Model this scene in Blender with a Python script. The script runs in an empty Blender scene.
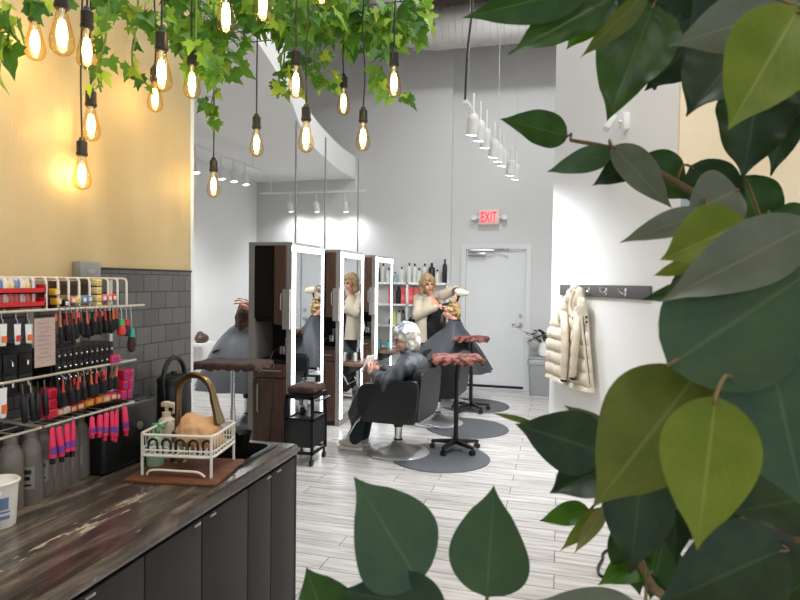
import bpy, bmesh, math, random
from mathutils import Vector, Matrix, Euler
V = Vector
C = bpy.context.scene.collection
PI = math.pi
rnd = random.Random(7)
sc = bpy.context.scene

# ---------------------------------------------------------------- camera
TH = math.atan(160/600); PH = math.radians(1.75); RO = 0.0134
EYE = V((0, 0, 1.6))
_f0 = V((-math.sin(TH), math.cos(TH), 0)); _r0 = V((math.cos(TH), math.sin(TH), 0)); _z = V((0, 0, 1))
CF = _f0*math.cos(PH) - _z*math.sin(PH)
_u = _z*math.cos(PH) + _f0*math.sin(PH)
CR = _r0*math.cos(RO) + _u*math.sin(RO)
CU = _u*math.cos(RO) - _r0*math.sin(RO)
def ray(px, py): return CF + CR*((px-400)/600) + CU*((300-py)/600)
def P(px, py, d): return EYE + ray(px, py)*d
def PX(px, py, x): r = ray(px, py); return EYE + r*((x-EYE.x)/r.x)
def PY(px, py, y): r = ray(px, py); return EYE + r*((y-EYE.y)/r.y)
def PZ(px, py, z): r = ray(px, py); return EYE + r*((z-EYE.z)/r.z)
cam = bpy.data.cameras.new('camera'); co = bpy.data.objects.new('camera', cam); C.objects.link(co)
cam.sensor_width = 36; cam.lens = 27; cam.clip_start = .02
co.matrix_world = Matrix(((CR.x, CU.x, -CF.x, EYE.x), (CR.y, CU.y, -CF.y, EYE.y), (CR.z, CU.z, -CF.z, EYE.z), (0, 0, 0, 1)))
cam.dof.use_dof = True; cam.dof.focus_distance = 4.2; cam.dof.aperture_fstop = 11
sc.camera = co

# ---------------------------------------------------------------- materials
def lin(c):
    o = []
    for v in c[:3]:
        v /= 255.0
        o.append(v/12.92 if v <= .04045 else ((v+.055)/1.055)**2.4)
    return (o[0], o[1], o[2], 1)
def nm(name):
    m = bpy.data.materials.new(name); m.use_nodes = True
    nt = m.node_tree; b = nt.nodes.get('Principled BSDF')
    return m, nt, b
def link(nt, a, b): nt.links.new(a, b)
def mat(name, col, rough=.5, metal=0, col2=None, nscale=6, stretch=(1, 1, 1), bump=0, bscale=40, coat=0, trans=0, sheen=0, spec=None, alpha=None):
    m, nt, b = nm(name)
    b.inputs['Base Color'].default_value = lin(col); b.inputs['Roughness'].default_value = rough
    b.inputs['Metallic'].default_value = metal
    if coat: b.inputs['Coat Weight'].default_value = coat; b.inputs['Coat Roughness'].default_value = .08
    if sheen: b.inputs['Sheen Weight'].default_value = sheen
    if trans: b.inputs['Transmission Weight'].default_value = trans
    if spec is not None: b.inputs['Specular IOR Level'].default_value = spec
    if col2 or bump:
        tc = nt.nodes.new('ShaderNodeTexCoord'); mp = nt.nodes.new('ShaderNodeMapping'); mp.inputs['Scale'].default_value = stretch
        link(nt, tc.outputs['Object'], mp.inputs['Vector'])
    if col2:
        n = nt.nodes.new('ShaderNodeTexNoise'); n.inputs['Scale'].default_value = nscale; n.inputs['Detail'].default_value = 5
        r = nt.nodes.new('ShaderNodeValToRGB'); r.color_ramp.elements[0].color = lin(col); r.color_ramp.elements[1].color = lin(col2)
        r.color_ramp.elements[0].position = .35; r.color_ramp.elements[1].position = .68
        link(nt, mp.outputs[0], n.inputs['Vector']); link(nt, n.outputs['Fac'], r.inputs[0]); link(nt, r.outputs[0], b.inputs['Base Color'])
    if bump:
        n2 = nt.nodes.new('ShaderNodeTexNoise'); n2.inputs['Scale'].default_value = bscale; n2.inputs['Detail'].default_value = 4
        bp = nt.nodes.new('ShaderNodeBump'); bp.inputs['Strength'].default_value = bump; bp.inputs['Distance'].default_value = .01
        link(nt, mp.outputs[0], n2.inputs['Vector']); link(nt, n2.outputs['Fac'], bp.inputs['Height']); link(nt, bp.outputs[0], b.inputs['Normal'])
    return m
def emat(name, col, s):
    m, nt, b = nm(name)
    b.inputs['Base Color'].default_value = lin(col); b.inputs['Emission Color'].default_value = lin(col); b.inputs['Emission Strength'].default_value = s
    return m
M = {}
M['white'] = mat('white_paint', (236, 236, 234), .55, bump=.04, bscale=60)
M['wallback'] = mat('back_wall_paint', (208, 208, 206), .6, bump=.04, bscale=60)
M['cream'] = mat('cream_wall_paint', (240, 222, 190), .5, col2=(234, 214, 180), nscale=2.2, bump=.12, bscale=45)
M['ochre'] = mat('ochre_wall_paint', (206, 186, 142), .5, col2=(196, 175, 129), nscale=1.6, stretch=(1, 2.2, .35), bump=.14, bscale=45)
M['door'] = mat('door_paint', (216, 217, 217), .4)
M['black_plastic'] = mat('black_plastic', (20, 20, 21), .35)
M['black_metal'] = mat('black_metal', (22, 22, 23), .4, .3)
M['vinyl'] = mat('black_vinyl', (26, 26, 28), .38, bump=.05, bscale=200)
M['chrome'] = mat('chrome', (215, 215, 215), .14, 1)
M['steel'] = mat('brushed_steel', (178, 178, 176), .3, .85)
M['basechrome'] = mat('chair_base_chrome', (196, 196, 196), .3, .55)
M['brass'] = mat('antique_brass', (132, 112, 82), .28, 1)
M['wire'] = mat('white_wire', (226, 222, 210), .35)
M['chromewire'] = mat('chrome_wire', (208, 200, 185), .3, .5)
M['mirror'] = mat('mirror_glass', (235, 238, 238), .01, 1)
M['led'] = emat('led_strip', (246, 250, 255), 4.5)
M['brown'] = mat('brown_wood_laminate', (92, 66, 53), .4, col2=(68, 47, 38), nscale=5, stretch=(9, 9, .8))
M['brownlite'] = mat('brown_ledge', (120, 84, 62), .4, col2=(92, 62, 46), nscale=5, stretch=(1, 9, 6))
M['graypanel'] = mat('grey_panel', (150, 146, 140), .4, .2)
M['darkin'] = mat('dark_interior', (26, 22, 20), .5)
M['mat'] = mat('rubber_mat', (84, 86, 90), .6, bump=.1, bscale=150)
M['cabinet'] = mat('charcoal_laminate', (44, 40, 37), .55, spec=.35, bump=.03, bscale=90)
M['kick'] = mat('toe_kick', (18, 17, 17), .6)
M['towel'] = mat('rust_towel', (136, 84, 74), .95, col2=(58, 27, 24), nscale=19, bump=.5, bscale=120)
for _e, _p in zip(M['towel'].node_tree.nodes['Color Ramp'].color_ramp.elements, (.46, .58)): _e.position = _p
M['towelbrown'] = mat('brown_towel', (74, 52, 42), .95, col2=(52, 36, 30), nscale=24, bump=.5, bscale=120)
M['skin'] = mat('skin', (222, 166, 142), .5)
M['skin2'] = mat('skin_rosy', (226, 170, 150), .5)
M['cape'] = mat('charcoal_cape', (58, 62, 67), .55, bump=.15, bscale=18)
M['capegrey'] = mat('grey_cape', (106, 109, 114), .55, bump=.15, bscale=18)
M['pants'] = mat('dark_teal_trousers', (24, 38, 46), .8)
M['blackcloth'] = mat('black_cloth', (19, 19, 21), .85)
M['cardigan'] = mat('beige_knit', (206, 193, 170), .95, bump=.35, bscale=130)
M['blond'] = mat('blond_hair', (188, 158, 114), .6, col2=(122, 92, 62), nscale=26, stretch=(1, 1, .35), bump=.5, bscale=60)
M['curlblond'] = mat('golden_hair', (214, 184, 128), .55, col2=(120, 88, 50), nscale=22, bump=.6, bscale=40)
M['whitehair'] = mat('white_hair', (222, 219, 210), .6, col2=(176, 170, 156), nscale=24, bump=.5, bscale=60)
M['brownhair'] = mat('brown_hair', (96, 60, 46), .5, col2=(56, 34, 26), nscale=22, stretch=(1, 1, .3), bump=.5, bscale=60)
M['foil'] = mat('hair_foil', (206, 214, 220), .35, .6)
M['shoe'] = mat('pale_shoe', (196, 184, 176), .7)
M['sole'] = mat('shoe_sole', (228, 224, 218), .7)
M['eye'] = mat('eye', (30, 24, 22), .2)
M['lip'] = mat('lip', (176, 84, 80), .5)
M['paper'] = mat('paper', (228, 226, 222), .7)
M['puffer'] = mat('beige_puffer', (210, 200, 180), .6, col2=(200, 188, 166), nscale=9, bump=.12, bscale=60)
M['fleece'] = mat('fleece_lining', (212, 201, 181), .95, bump=.6, bscale=150)
M['rail'] = mat('grey_coat_rail', (92, 92, 90), .5, .2)
M['bingrey'] = mat('grey_bin', (150, 152, 152), .5)
M['darkleaf'] = mat('dark_plant', (22, 40, 30), .5)
M['ceramic'] = mat('white_ceramic', (232, 232, 228), .25)
M['duct'] = mat('painted_duct', (186, 184, 180), .42, .25)
M['deck'] = mat('ceiling_deck', (150, 136, 124), .7)
M['greybottle'] = mat('grey_bottle', (116, 109, 100), .4)
M['greylabel'] = mat('grey_label', (142, 138, 130), .6)
M['tub'] = mat('white_tub', (232, 228, 216), .4)
M['blueprint'] = mat('blue_print', (110, 132, 168), .5)
M['pink'] = mat('hot_pink', (236, 44, 92), .4)
M['pinkdk'] = mat('pink_box', (222, 38, 76), .45)
M['purple'] = mat('purple_label', (108, 62, 150), .5)
M['red'] = mat('red_plastic', (202, 28, 36), .4)
M['redb'] = mat('brush_red', (206, 58, 48), .4)
M['orange'] = mat('orange_box', (232, 112, 40), .45)
M['yellow'] = mat('yellow_box', (226, 184, 58), .45)
M['ivorybox'] = mat('ivory_box', (232, 210, 150), .5)
M['salmon'] = mat('salmon_box', (234, 128, 112), .5)
M['bluebox'] = mat('blue_box', (112, 150, 190), .5)
M['teal'] = mat('teal', (50, 168, 166), .5)
M['green'] = mat('green_pump', (62, 166, 92), .35)
M['clearsoap'] = mat('pale_green_soap', (168, 196, 160), .2)
M['spraybeige'] = mat('beige_bottle', (214, 202, 172), .4)
M['tan'] = mat('tan_cloth', (222, 176, 128), .85, col2=(206, 156, 108), nscale=7, bump=.3, bscale=30)
M['boardwood'] = mat('brown_mat', (116, 70, 42), .7, col2=(88, 52, 32), nscale=8, stretch=(1, 6, 1))
M['sinkblack'] = mat('black_composite', (24, 24, 25), .3)
M['tag'] = mat('pink_grey_paper', (196, 170, 160), .7, col2=(176, 150, 142), nscale=30, stretch=(1, 1, 6))
M['lime'] = mat('lime_bottle', (194, 200, 124), .4)
M['palebottle'] = mat('pale_bottle', (206, 208, 198), .4)
M['pinkbox'] = mat('coral_box', (226, 92, 92), .5)
M['tealbot'] = mat('teal_bottle', (126, 166, 164), .4)
M['shelfwhite'] = mat('white_shelf', (240, 240, 238), .4)
M['exitred'] = emat('exit_letter_red', (238, 30, 60), 1.6)
M['exitface'] = mat('exit_face', (232, 206, 196), .4)
M['cord'] = mat('black_cord', (16, 15, 14), .5)
M['filament'] = emat('filament', (255, 226, 160), 22)
M['whiteplastic'] = mat('white_plastic', (226, 226, 224), .4)
M['branch'] = mat('brown_branch', (122, 98, 62), .8, col2=(86, 66, 42), nscale=30)
M['pot'] = mat('terracotta_pot', (90, 84, 78), .6)
M['soil'] = mat('soil', (44, 34, 26), .95, bump=.6, bscale=60)
M['lamp_face'] = emat('lamp_face', (250, 252, 255), 6)
M['deskdark'] = mat('dark_desk', (40, 37, 34), .45)
M['stationgrey'] = mat('switch_grey', (146, 146, 144), .4)
M['alu'] = mat('window_aluminium', (150, 156, 162), .35, .6)
M['bulbglass'] = None
def bulbglass():
    m, nt, b = nm('amber_bulb_glass'); nt.nodes.remove(b)
    out = nt.nodes['Material Output']
    t = nt.nodes.new('ShaderNodeBsdfTransparent')
    g = nt.nodes.new('ShaderNodeBsdfGlossy'); g.inputs['Roughness'].default_value = .03
    lw = nt.nodes.new('ShaderNodeLayerWeight'); lw.inputs['Blend'].default_value = .35
    r = nt.nodes.new('ShaderNodeValToRGB'); r.color_ramp.elements[0].color = (1, .95, .8, 1); r.color_ramp.elements[1].color = (.9, .6, .22, 1); r.color_ramp.elements[1].position = .9
    link(nt, lw.outputs['Facing'], r.inputs[0]); link(nt, r.outputs[0], t.inputs[0])
    mx = nt.nodes.new('ShaderNodeMixShader'); mx.inputs[0].default_value = .06
    link(nt, t.outputs[0], mx.inputs[1]); link(nt, g.outputs[0], mx.inputs[2]); link(nt, mx.outputs[0], out.inputs[0])
    return m
M['bulbglass'] = bulbglass()
def paneglass():
    m, nt, b = nm('window_pane_glass'); nt.nodes.remove(b)
    out = nt.nodes['Material Output']
    t = nt.nodes.new('ShaderNodeBsdfTransparent'); t.inputs[0].default_value = (.93, .97, 1, 1)
    g = nt.nodes.new('ShaderNodeBsdfGlossy'); g.inputs['Roughness'].default_value = .02
    mx = nt.nodes.new('ShaderNodeMixShader'); mx.inputs[0].default_value = .07
    link(nt, t.outputs[0], mx.inputs[1]); link(nt, g.outputs[0], mx.inputs[2]); link(nt, mx.outputs[0], out.inputs[0])
    return m
M['pane'] = paneglass()
def floor_mat():
    m, nt, b = nm('wood_look_plank_tile')
    tc = nt.nodes.new('ShaderNodeTexCoord')
    br = nt.nodes.new('ShaderNodeTexBrick'); br.offset = .37; br.offset_frequency = 2
    br.inputs['Scale'].default_value = 1; br.inputs['Brick Width'].default_value = .92; br.inputs['Row Height'].default_value = .153
    br.inputs['Mortar Size'].default_value = .0026; br.inputs['Mortar Smooth'].default_value = .1; br.inputs['Bias'].default_value = 0
    br.inputs['Color1'].default_value = (0, 0, 0, 1); br.inputs['Color2'].default_value = (1, 1, 1, 1); br.inputs['Mortar'].default_value = (.5, .5, .5, 1)
    link(nt, tc.outputs['Object'], br.inputs['Vector'])
    # shift the streaks per plank
    sh = nt.nodes.new('ShaderNodeVectorMath'); sh.operation = 'MULTIPLY_ADD'; sh.inputs[1].default_value = (7, 3, 5)
    link(nt, br.outputs['Color'], sh.inputs[0]); link(nt, tc.outputs['Object'], sh.inputs[2])
    mp = nt.nodes.new('ShaderNodeMapping'); mp.inputs['Scale'].default_value = (1.1, 13, 1)
    link(nt, sh.outputs[0], mp.inputs['Vector'])
    n = nt.nodes.new('ShaderNodeTexNoise'); n.inputs['Scale'].default_value = 2.2; n.inputs['Detail'].default_value = 6; n.inputs['Roughness'].default_value = .6
    link(nt, mp.outputs[0], n.inputs['Vector'])
    r = nt.nodes.new('ShaderNodeValToRGB')
    e = r.color_ramp.elements; e[0].position = .3; e[0].color = lin((162, 157, 152)); e[1].position = .72; e[1].color = lin((222, 219, 214))
    el = r.color_ramp.elements.new(.5); el.color = lin((200, 196, 191))
    link(nt, n.outputs['Fac'], r.inputs[0])
    hv = nt.nodes.new('ShaderNodeMix'); hv.data_type = 'RGBA'; hv.blend_type = 'MULTIPLY'; hv.inputs[0].default_value = .6
    mr = nt.nodes.new('ShaderNodeMapRange'); mr.inputs[3].default_value = .74; mr.inputs[4].default_value = 1.0
    link(nt, br.outputs['Color'], mr.inputs[0])
    link(nt, r.outputs[0], hv.inputs[6]); link(nt, mr.outputs[0], hv.inputs[7])
    mo = nt.nodes.new('ShaderNodeMix'); mo.data_type = 'RGBA'; mo.inputs[7].default_value = lin((104, 98, 93))
    link(nt, br.outputs['Fac'], mo.inputs[0]); link(nt, hv.outputs[2], mo.inputs[6]); link(nt, mo.outputs[2], b.inputs['Base Color'])
    b.inputs['Roughness'].default_value = .27
    bp = nt.nodes.new('ShaderNodeBump'); bp.inputs['Strength'].default_value = .4; bp.inputs['Distance'].default_value = .002; bp.invert = True
    link(nt, br.outputs['Fac'], bp.inputs['Height']); link(nt, bp.outputs[0], b.inputs['Normal'])
    return m
M['floor'] = floor_mat()
def tile_mat():
    m, nt, b = nm('grey_subway_tile')
    tc = nt.nodes.new('ShaderNodeTexCoord'); mp = nt.nodes.new('ShaderNodeMapping')
    mp.inputs['Rotation'].default_value = (0, 0, 0)
    sx = nt.nodes.new('ShaderNodeSeparateXYZ'); cx = nt.nodes.new('ShaderNodeCombineXYZ')
    link(nt, tc.outputs['Object'], sx.inputs[0]); link(nt, sx.outputs['Y'], cx.inputs['X']); link(nt, sx.outputs['Z'], cx.inputs['Y'])
    br = nt.nodes.new('ShaderNodeTexBrick'); br.inputs['Scale'].default_value = 1; br.inputs['Brick Width'].default_value = .1; br.inputs['Row Height'].default_value = .077
    br.inputs['Mortar Size'].default_value = .0024; br.inputs['Mortar Smooth'].default_value = .15
    br.inputs['Color1'].default_value = lin((86, 86, 86)); br.inputs['Color2'].default_value = lin((104, 104, 103)); br.inputs['Mortar'].default_value = lin((38, 37, 37))
    link(nt, cx.outputs[0], br.inputs['Vector']); link(nt, br.outputs['Color'], b.inputs['Base Color'])
    b.inputs['Roughness'].default_value = .28
    bp = nt.nodes.new('ShaderNodeBump'); bp.inputs['Strength'].default_value = .5; bp.inputs['Distance'].default_value = .003; bp.invert = True
    link(nt, br.outputs['Fac'], bp.inputs['Height']); link(nt, bp.outputs[0], b.inputs['Normal'])
    return m
M['tile'] = tile_mat()
def counter_mat():
    m, nt, b = nm('dark_marbled_laminate')
    tc = nt.nodes.new('ShaderNodeTexCoord'); mp = nt.nodes.new('ShaderNodeMapping'); mp.inputs['Scale'].default_value = (7, 1.1, 3); mp.inputs['Rotation'].default_value = (0, 0, .12)
    link(nt, tc.outputs['Object'], mp.inputs['Vector'])
    n = nt.nodes.new('ShaderNodeTexNoise'); n.inputs['Scale'].default_value = 2.6; n.inputs['Detail'].default_value = 8; n.inputs['Roughness'].default_value = .62; n.inputs['Distortion'].default_value = .6
    link(nt, mp.outputs[0], n.inputs['Vector'])
    r = nt.nodes.new('ShaderNodeValToRGB'); e = r.color_ramp.elements
    e[0].position = .3; e[0].color = lin((38, 34, 31)); e[1].position = .72; e[1].color = lin((142, 126, 108))
    k = e.new(.5); k.color = lin((82, 72, 64))
    link(nt, n.outputs['Fac'], r.inputs[0])
    mp2 = nt.nodes.new('ShaderNodeMapping'); mp2.inputs['Scale'].default_value = (30, 6.5, 3); mp2.inputs['Rotation'].default_value = (0, 0, .1)
    link(nt, tc.outputs['Object'], mp2.inputs['Vector'])
    n2 = nt.nodes.new('ShaderNodeTexNoise'); n2.inputs['Scale'].default_value = 1.5; n2.inputs['Detail'].default_value = 7; n2.inputs['Roughness'].default_value = .66
    link(nt, mp2.outputs[0], n2.inputs['Vector'])
    r2 = nt.nodes.new('ShaderNodeValToRGB'); e2 = r2.color_ramp.elements; e2[0].position = .68; e2[0].color = (0, 0, 0, 1); e2[1].position = .71; e2[1].color = (1, 1, 1, 1)
    link(nt, n2.outputs['Fac'], r2.inputs[0])
    # pale flakes gather along one vein of the slab
    sx = nt.nodes.new('ShaderNodeSeparateXYZ'); link(nt, tc.outputs['Object'], sx.inputs[0])
    ad = nt.nodes.new('ShaderNodeMath'); ad.operation = 'MULTIPLY_ADD'; ad.inputs[1].default_value = .02; link(nt, sx.outputs['Y'], ad.inputs[0]); link(nt, sx.outputs['X'], ad.inputs[2])
    sb = nt.nodes.new('ShaderNodeMath'); sb.operation = 'ADD'; sb.inputs[1].default_value = -.11; link(nt, ad.outputs[0], sb.inputs[0])
    ab = nt.nodes.new('ShaderNodeMath'); ab.operation = 'ABSOLUTE'; link(nt, sb.outputs[0], ab.inputs[0])
    mr = nt.nodes.new('ShaderNodeMapRange'); mr.inputs[1].default_value = .012; mr.inputs[2].default_value = .07; mr.inputs[3].default_value = 1; mr.inputs[4].default_value = 0
    link(nt, ab.outputs[0], mr.inputs[0])
    # add the vein weight to the flake noise before thresholding
    ad2 = nt.nodes.new('ShaderNodeMath'); ad2.operation = 'MULTIPLY_ADD'; ad2.inputs[1].default_value = .135
    link(nt, mr.outputs[0], ad2.inputs[0]); link(nt, n2.outputs['Fac'], ad2.inputs[2]); link(nt, ad2.outputs[0], r2.inputs[0])
    mx = nt.nodes.new('ShaderNodeMix'); mx.data_type = 'RGBA'; mx.inputs[7].default_value = lin((182, 170, 148))
    link(nt, r2.outputs[0], mx.inputs[0]); link(nt, r.outputs[0], mx.inputs[6]); link(nt, mx.outputs[2], b.inputs['Base Color'])
    b.inputs['Roughness'].default_value = .22
    return m
M['counter'] = counter_mat()
def leaf_mat(name, c1, c2, vein, rough=.38, trans=.25):
    m, nt, b = nm(name)
    uv = nt.nodes.new('ShaderNodeUVMap'); sx = nt.nodes.new('ShaderNodeSeparateXYZ'); link(nt, uv.outputs[0], sx.inputs[0])
    a = nt.nodes.new('ShaderNodeMath'); a.operation = 'SUBTRACT'; a.inputs[1].default_value = .5; link(nt, sx.outputs['X'], a.inputs[0])
    ab = nt.nodes.new('ShaderNodeMath'); ab.operation = 'ABSOLUTE'; link(nt, a.outputs[0], ab.inputs[0])
    mr = nt.nodes.new('ShaderNodeMapRange'); mr.inputs[1].default_value = .008; mr.inputs[2].default_value = .026; mr.inputs[3].default_value = .7; mr.inputs[4].default_value = 0
    link(nt, ab.outputs[0], mr.inputs[0])
    k = nt.nodes.new('ShaderNodeMath'); k.operation = 'MULTIPLY_ADD'; k.inputs[1].default_value = -1.1; link(nt, ab.outputs[0], k.inputs[0]); link(nt, sx.outputs['Y'], k.inputs[2])
    w = nt.nodes.new('ShaderNodeMath'); w.operation = 'MULTIPLY'; w.inputs[1].default_value = 50; link(nt, k.outputs[0], w.inputs[0])
    s = nt.nodes.new('ShaderNodeMath'); s.operation = 'SINE'; link(nt, w.outputs[0], s.inputs[0])
    p = nt.nodes.new('ShaderNodeMapRange'); p.inputs[1].default_value = .9; p.inputs[2].default_value = 1; p.inputs[3].default_value = 0; p.inputs[4].default_value = .16
    link(nt, s.outputs[0], p.inputs[0])
    mxm = nt.nodes.new('ShaderNodeMath'); mxm.operation = 'MAXIMUM'; link(nt, mr.outputs[0], mxm.inputs[0]); link(nt, p.outputs[0], mxm.inputs[1])
    tc = nt.nodes.new('ShaderNodeTexCoord'); n = nt.nodes.new('ShaderNodeTexNoise'); n.inputs['Scale'].default_value = 26; n.inputs['Detail'].default_value = 3
    link(nt, tc.outputs['Object'], n.inputs['Vector'])
    r = nt.nodes.new('ShaderNodeValToRGB'); r.color_ramp.elements[0].color = lin(c1); r.color_ramp.elements[1].color = lin(c2); r.color_ramp.elements[0].position = .35; r.color_ramp.elements[1].position = .7
    link(nt, n.outputs['Fac'], r.inputs[0])
    mx = nt.nodes.new('ShaderNodeMix'); mx.data_type = 'RGBA'; mx.inputs[7].default_value = lin(vein)
    link(nt, mxm.outputs[0], mx.inputs[0]); link(nt, r.outputs[0], mx.inputs[6]); link(nt, mx.outputs[2], b.inputs['Base Color'])
    b.inputs['Roughness'].default_value = rough
    tr = nt.nodes.new('ShaderNodeBsdfTranslucent'); link(nt, mx.outputs[2], tr.inputs[0])
    ms = nt.nodes.new('ShaderNodeMixShader'); ms.inputs[0].default_value = trans
    out = nt.nodes['Material Output']
    link(nt, b.outputs[0], ms.inputs[1]); link(nt, tr.outputs[0], ms.inputs[2]); link(nt, ms.outputs[0], out.inputs[0])
    return m
M['leaf_dark'] = leaf_mat('dark_green_leaf', (50, 72, 44), (68, 94, 54), (90, 110, 72))
M['leaf_blue'] = leaf_mat('blue_green_leaf', (80, 108, 82), (92, 120, 80), (112, 136, 100))
M['leaf_mid'] = leaf_mat('mid_green_leaf', (58, 94, 36), (76, 114, 46), (110, 136, 72))
M['leaf_olive'] = leaf_mat('olive_leaf', (104, 120, 48), (122, 132, 54), (146, 152, 88))
M['leaf_lime'] = leaf_mat('yellow_green_leaf', (128, 150, 48), (150, 164, 62), (178, 186, 108), trans=.35)
M['leaf_grey'] = leaf_mat('grey_green_leaf', (112, 120, 100), (128, 134, 112), (152, 154, 130), rough=.3, trans=.1)
M['leaf_bright'] = leaf_mat('bright_green_leaf', (84, 136, 34), (104, 152, 44), (140, 172, 80), trans=.35)
M['leaf_pale'] = leaf_mat('pale_leaf', (180, 176, 116), (150, 160, 84), (206, 200, 150), trans=.3)
def ivy_mat():
    m, nt, b = nm('ivy_leaf_green')
    g = nt.nodes.new('ShaderNodeNewGeometry'); r = nt.nodes.new('ShaderNodeValToRGB'); e = r.color_ramp.elements
    e[0].position = 0; e[0].color = lin((52, 100, 34)); e[1].position = 1; e[1].color = lin((176, 200, 66))
    k = e.new(.55); k.color = lin((98, 150, 48)); k2 = e.new(.85); k2.color = lin((134, 176, 56))
    link(nt, g.outputs['Random Per Island'], r.inputs[0]); link(nt, r.outputs[0], b.inputs['Base Color'])
    b.inputs['Roughness'].default_value = .5
    tr = nt.nodes.new('ShaderNodeBsdfTranslucent'); link(nt, r.outputs[0], tr.inputs[0])
    ms = nt.nodes.new('ShaderNodeMixShader'); ms.inputs[0].default_value = .4
    link(nt, b.outputs[0], ms.inputs[1]); link(nt, tr.outputs[0], ms.inputs[2]); link(nt, ms.outputs[0], nt.nodes['Material Output'].inputs[0])
    return m
M['ivy'] = ivy_mat()
M['ivystem'] = mat('ivy_stem', (96, 128, 50), .7)

# ---------------------------------------------------------------- mesh builder
class MB:
    def __init__(s): s.bm = bmesh.new()
    def _x(s, vs, mtx):
        for v in vs: v.co = mtx @ v.co
    def box(s, c, size, rot=None, bevel=0, seg=2):
        r = bmesh.ops.create_cube(s.bm, size=1)
        vs = r['verts']
        for v in vs: v.co = V((v.co.x*size[0], v.co.y*size[1], v.co.z*size[2]))
        if bevel:
            es = list({e for v in vs for e in v.link_edges})
            q = bmesh.ops.bevel(s.bm, geom=es, offset=bevel, segments=seg, profile=.5, affect='EDGES')
            vs = list({v for f in q['faces'] for v in f.verts} | {v for v in vs if v.is_valid})
        mt = Matrix.Translation(V(c))
        if rot is not None: mt = mt @ (rot.to_4x4() if isinstance(rot, Matrix) else Euler(rot).to_matrix().to_4x4())
        s._x(vs, mt); return s
    def b2(s, lo, hi, bevel=0):
        lo, hi = V(lo), V(hi)
        return s.box((lo+hi)/2, hi-lo, bevel=bevel)
    def cyl(s, p0, p1, r0, r1=None, seg=16, cap=True):
        p0, p1 = V(p0), V(p1); r1 = r0 if r1 is None else r1
        ax = (p1-p0).normalized(); q = ax.to_track_quat('Z', 'Y').to_matrix()
        rings = []
        for p, r in ((p0, r0), (p1, r1)):
            rings.append([s.bm.verts.new(p + q @ V((r*math.cos(2*PI*i/seg), r*math.sin(2*PI*i/seg), 0))) for i in range(seg)])
        for i in range(seg):
            j = (i+1) % seg; s.bm.faces.new((rings[0][i], rings[0][j], rings[1][j], rings[1][i]))
        if cap:
            s.bm.faces.new(list(reversed(rings[0]))); s.bm.faces.new(rings[1])
        return s
    def tube(s, path, r, seg=8, closed=False, radii=None):
        path = [V(p) for p in path]; n = len(path); rings = []
        prev = None
        for i, p in enumerate(path):
            if closed: t = (path[(i+1) % n]-path[i-1])
            else: t = path[min(i+1, n-1)]-path[max(i-1, 0)]
            t = t.normalized() if t.length > 1e-9 else V((0, 0, 1))
            if prev is None:
                a = V((0, 0, 1)) if abs(t.z) < .9 else V((1, 0, 0)); nrm = t.cross(a).normalized()
            else:
                nrm = prev - t*prev.dot(t); nrm = nrm.normalized() if nrm.length > 1e-6 else t.orthogonal().normalized()
            prev = nrm; bn = t.cross(nrm); rr = radii[i] if radii else r
            rings.append([s.bm.verts.new(p + nrm*rr*math.cos(2*PI*k/seg) + bn*rr*math.sin(2*PI*k/seg)) for k in range(seg)])
        m = n if closed else n-1
        for i in range(m):
            a, b = rings[i], rings[(i+1) % n]
            for k in range(seg):
                j = (k+1) % seg; s.bm.faces.new((a[k], a[j], b[j], b[k]))
        if not closed:
            s.bm.faces.new(list(reversed(rings[0]))); s.bm.faces.new(rings[-1])
        return s
    def lathe(s, prof, c=(0, 0, 0), seg=24, rot=None, sq=(1, 1)):
        c = V(c); R = rot if rot is not None else Matrix.Identity(3)
        rings = []
        for r, z in prof:
            if r < 1e-6: rings.append([s.bm.verts.new(c + R @ V((0, 0, z)))])
            else: rings.append([s.bm.verts.new(c + R @ V((r*sq[0]*math.cos(2*PI*i/seg), r*sq[1]*math.sin(2*PI*i/seg), z))) for i in range(seg)])
        for a, b in zip(rings, rings[1:]):
            for i in range(seg):
                j = (i+1) % seg
                if len(a) == 1 and len(b) == 1: continue
                if len(a) == 1: s.bm.faces.new((a[0], b[j], b[i]))
                elif len(b) == 1: s.bm.faces.new((a[i], a[j], b[0]))
                else: s.bm.faces.new((a[i], a[j], b[j], b[i]))
        if len(rings[0]) > 1: s.bm.faces.new(list(reversed(rings[0])))
        if len(rings[-1]) > 1: s.bm.faces.new(rings[-1])
        return s
    def ball(s, c, r, rot=None, seg=16):
        if not hasattr(r, '__len__'): r = (r, r, r)
        q = bmesh.ops.create_uvsphere(s.bm, u_segments=seg, v_segments=max(6, seg//2+2), radius=1)
        mt = Matrix.Translation(V(c))
        if rot is not None: mt = mt @ (rot.to_4x4() if isinstance(rot, Matrix) else Euler(rot).to_matrix().to_4x4())
        s._x(q['verts'], mt @ Matrix.Diagonal((r[0], r[1], r[2], 1))); return s
    def cap(s, p0, p1, r0, r1=None, seg=12):
        r1 = r0 if r1 is None else r1
        s.ball(p0, r0, seg=seg); s.ball(p1, r1, seg=seg)
        if (V(p1)-V(p0)).length > 1e-5: s.cyl(p0, p1, r0, r1, seg=seg)
        return s
    def prism(s, pts, o, ux, uy, th):   # outline pts (2D) in plane at o with axes ux, uy, extruded by th along ux x uy, centred
        o, ux, uy = V(o), V(ux), V(uy); n = ux.cross(uy).normalized()
        a = [s.bm.verts.new(o + ux*p[0] + uy*p[1] - n*th/2) for p in pts]
        b = [s.bm.verts.new(o + ux*p[0] + uy*p[1] + n*th/2) for p in pts]
        k = len(pts)
        for i in range(k):
            j = (i+1) % k; s.bm.faces.new((a[i], a[j], b[j], b[i]))
        s.bm.faces.new(list(reversed(a))); s.bm.faces.new(b); return s
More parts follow.
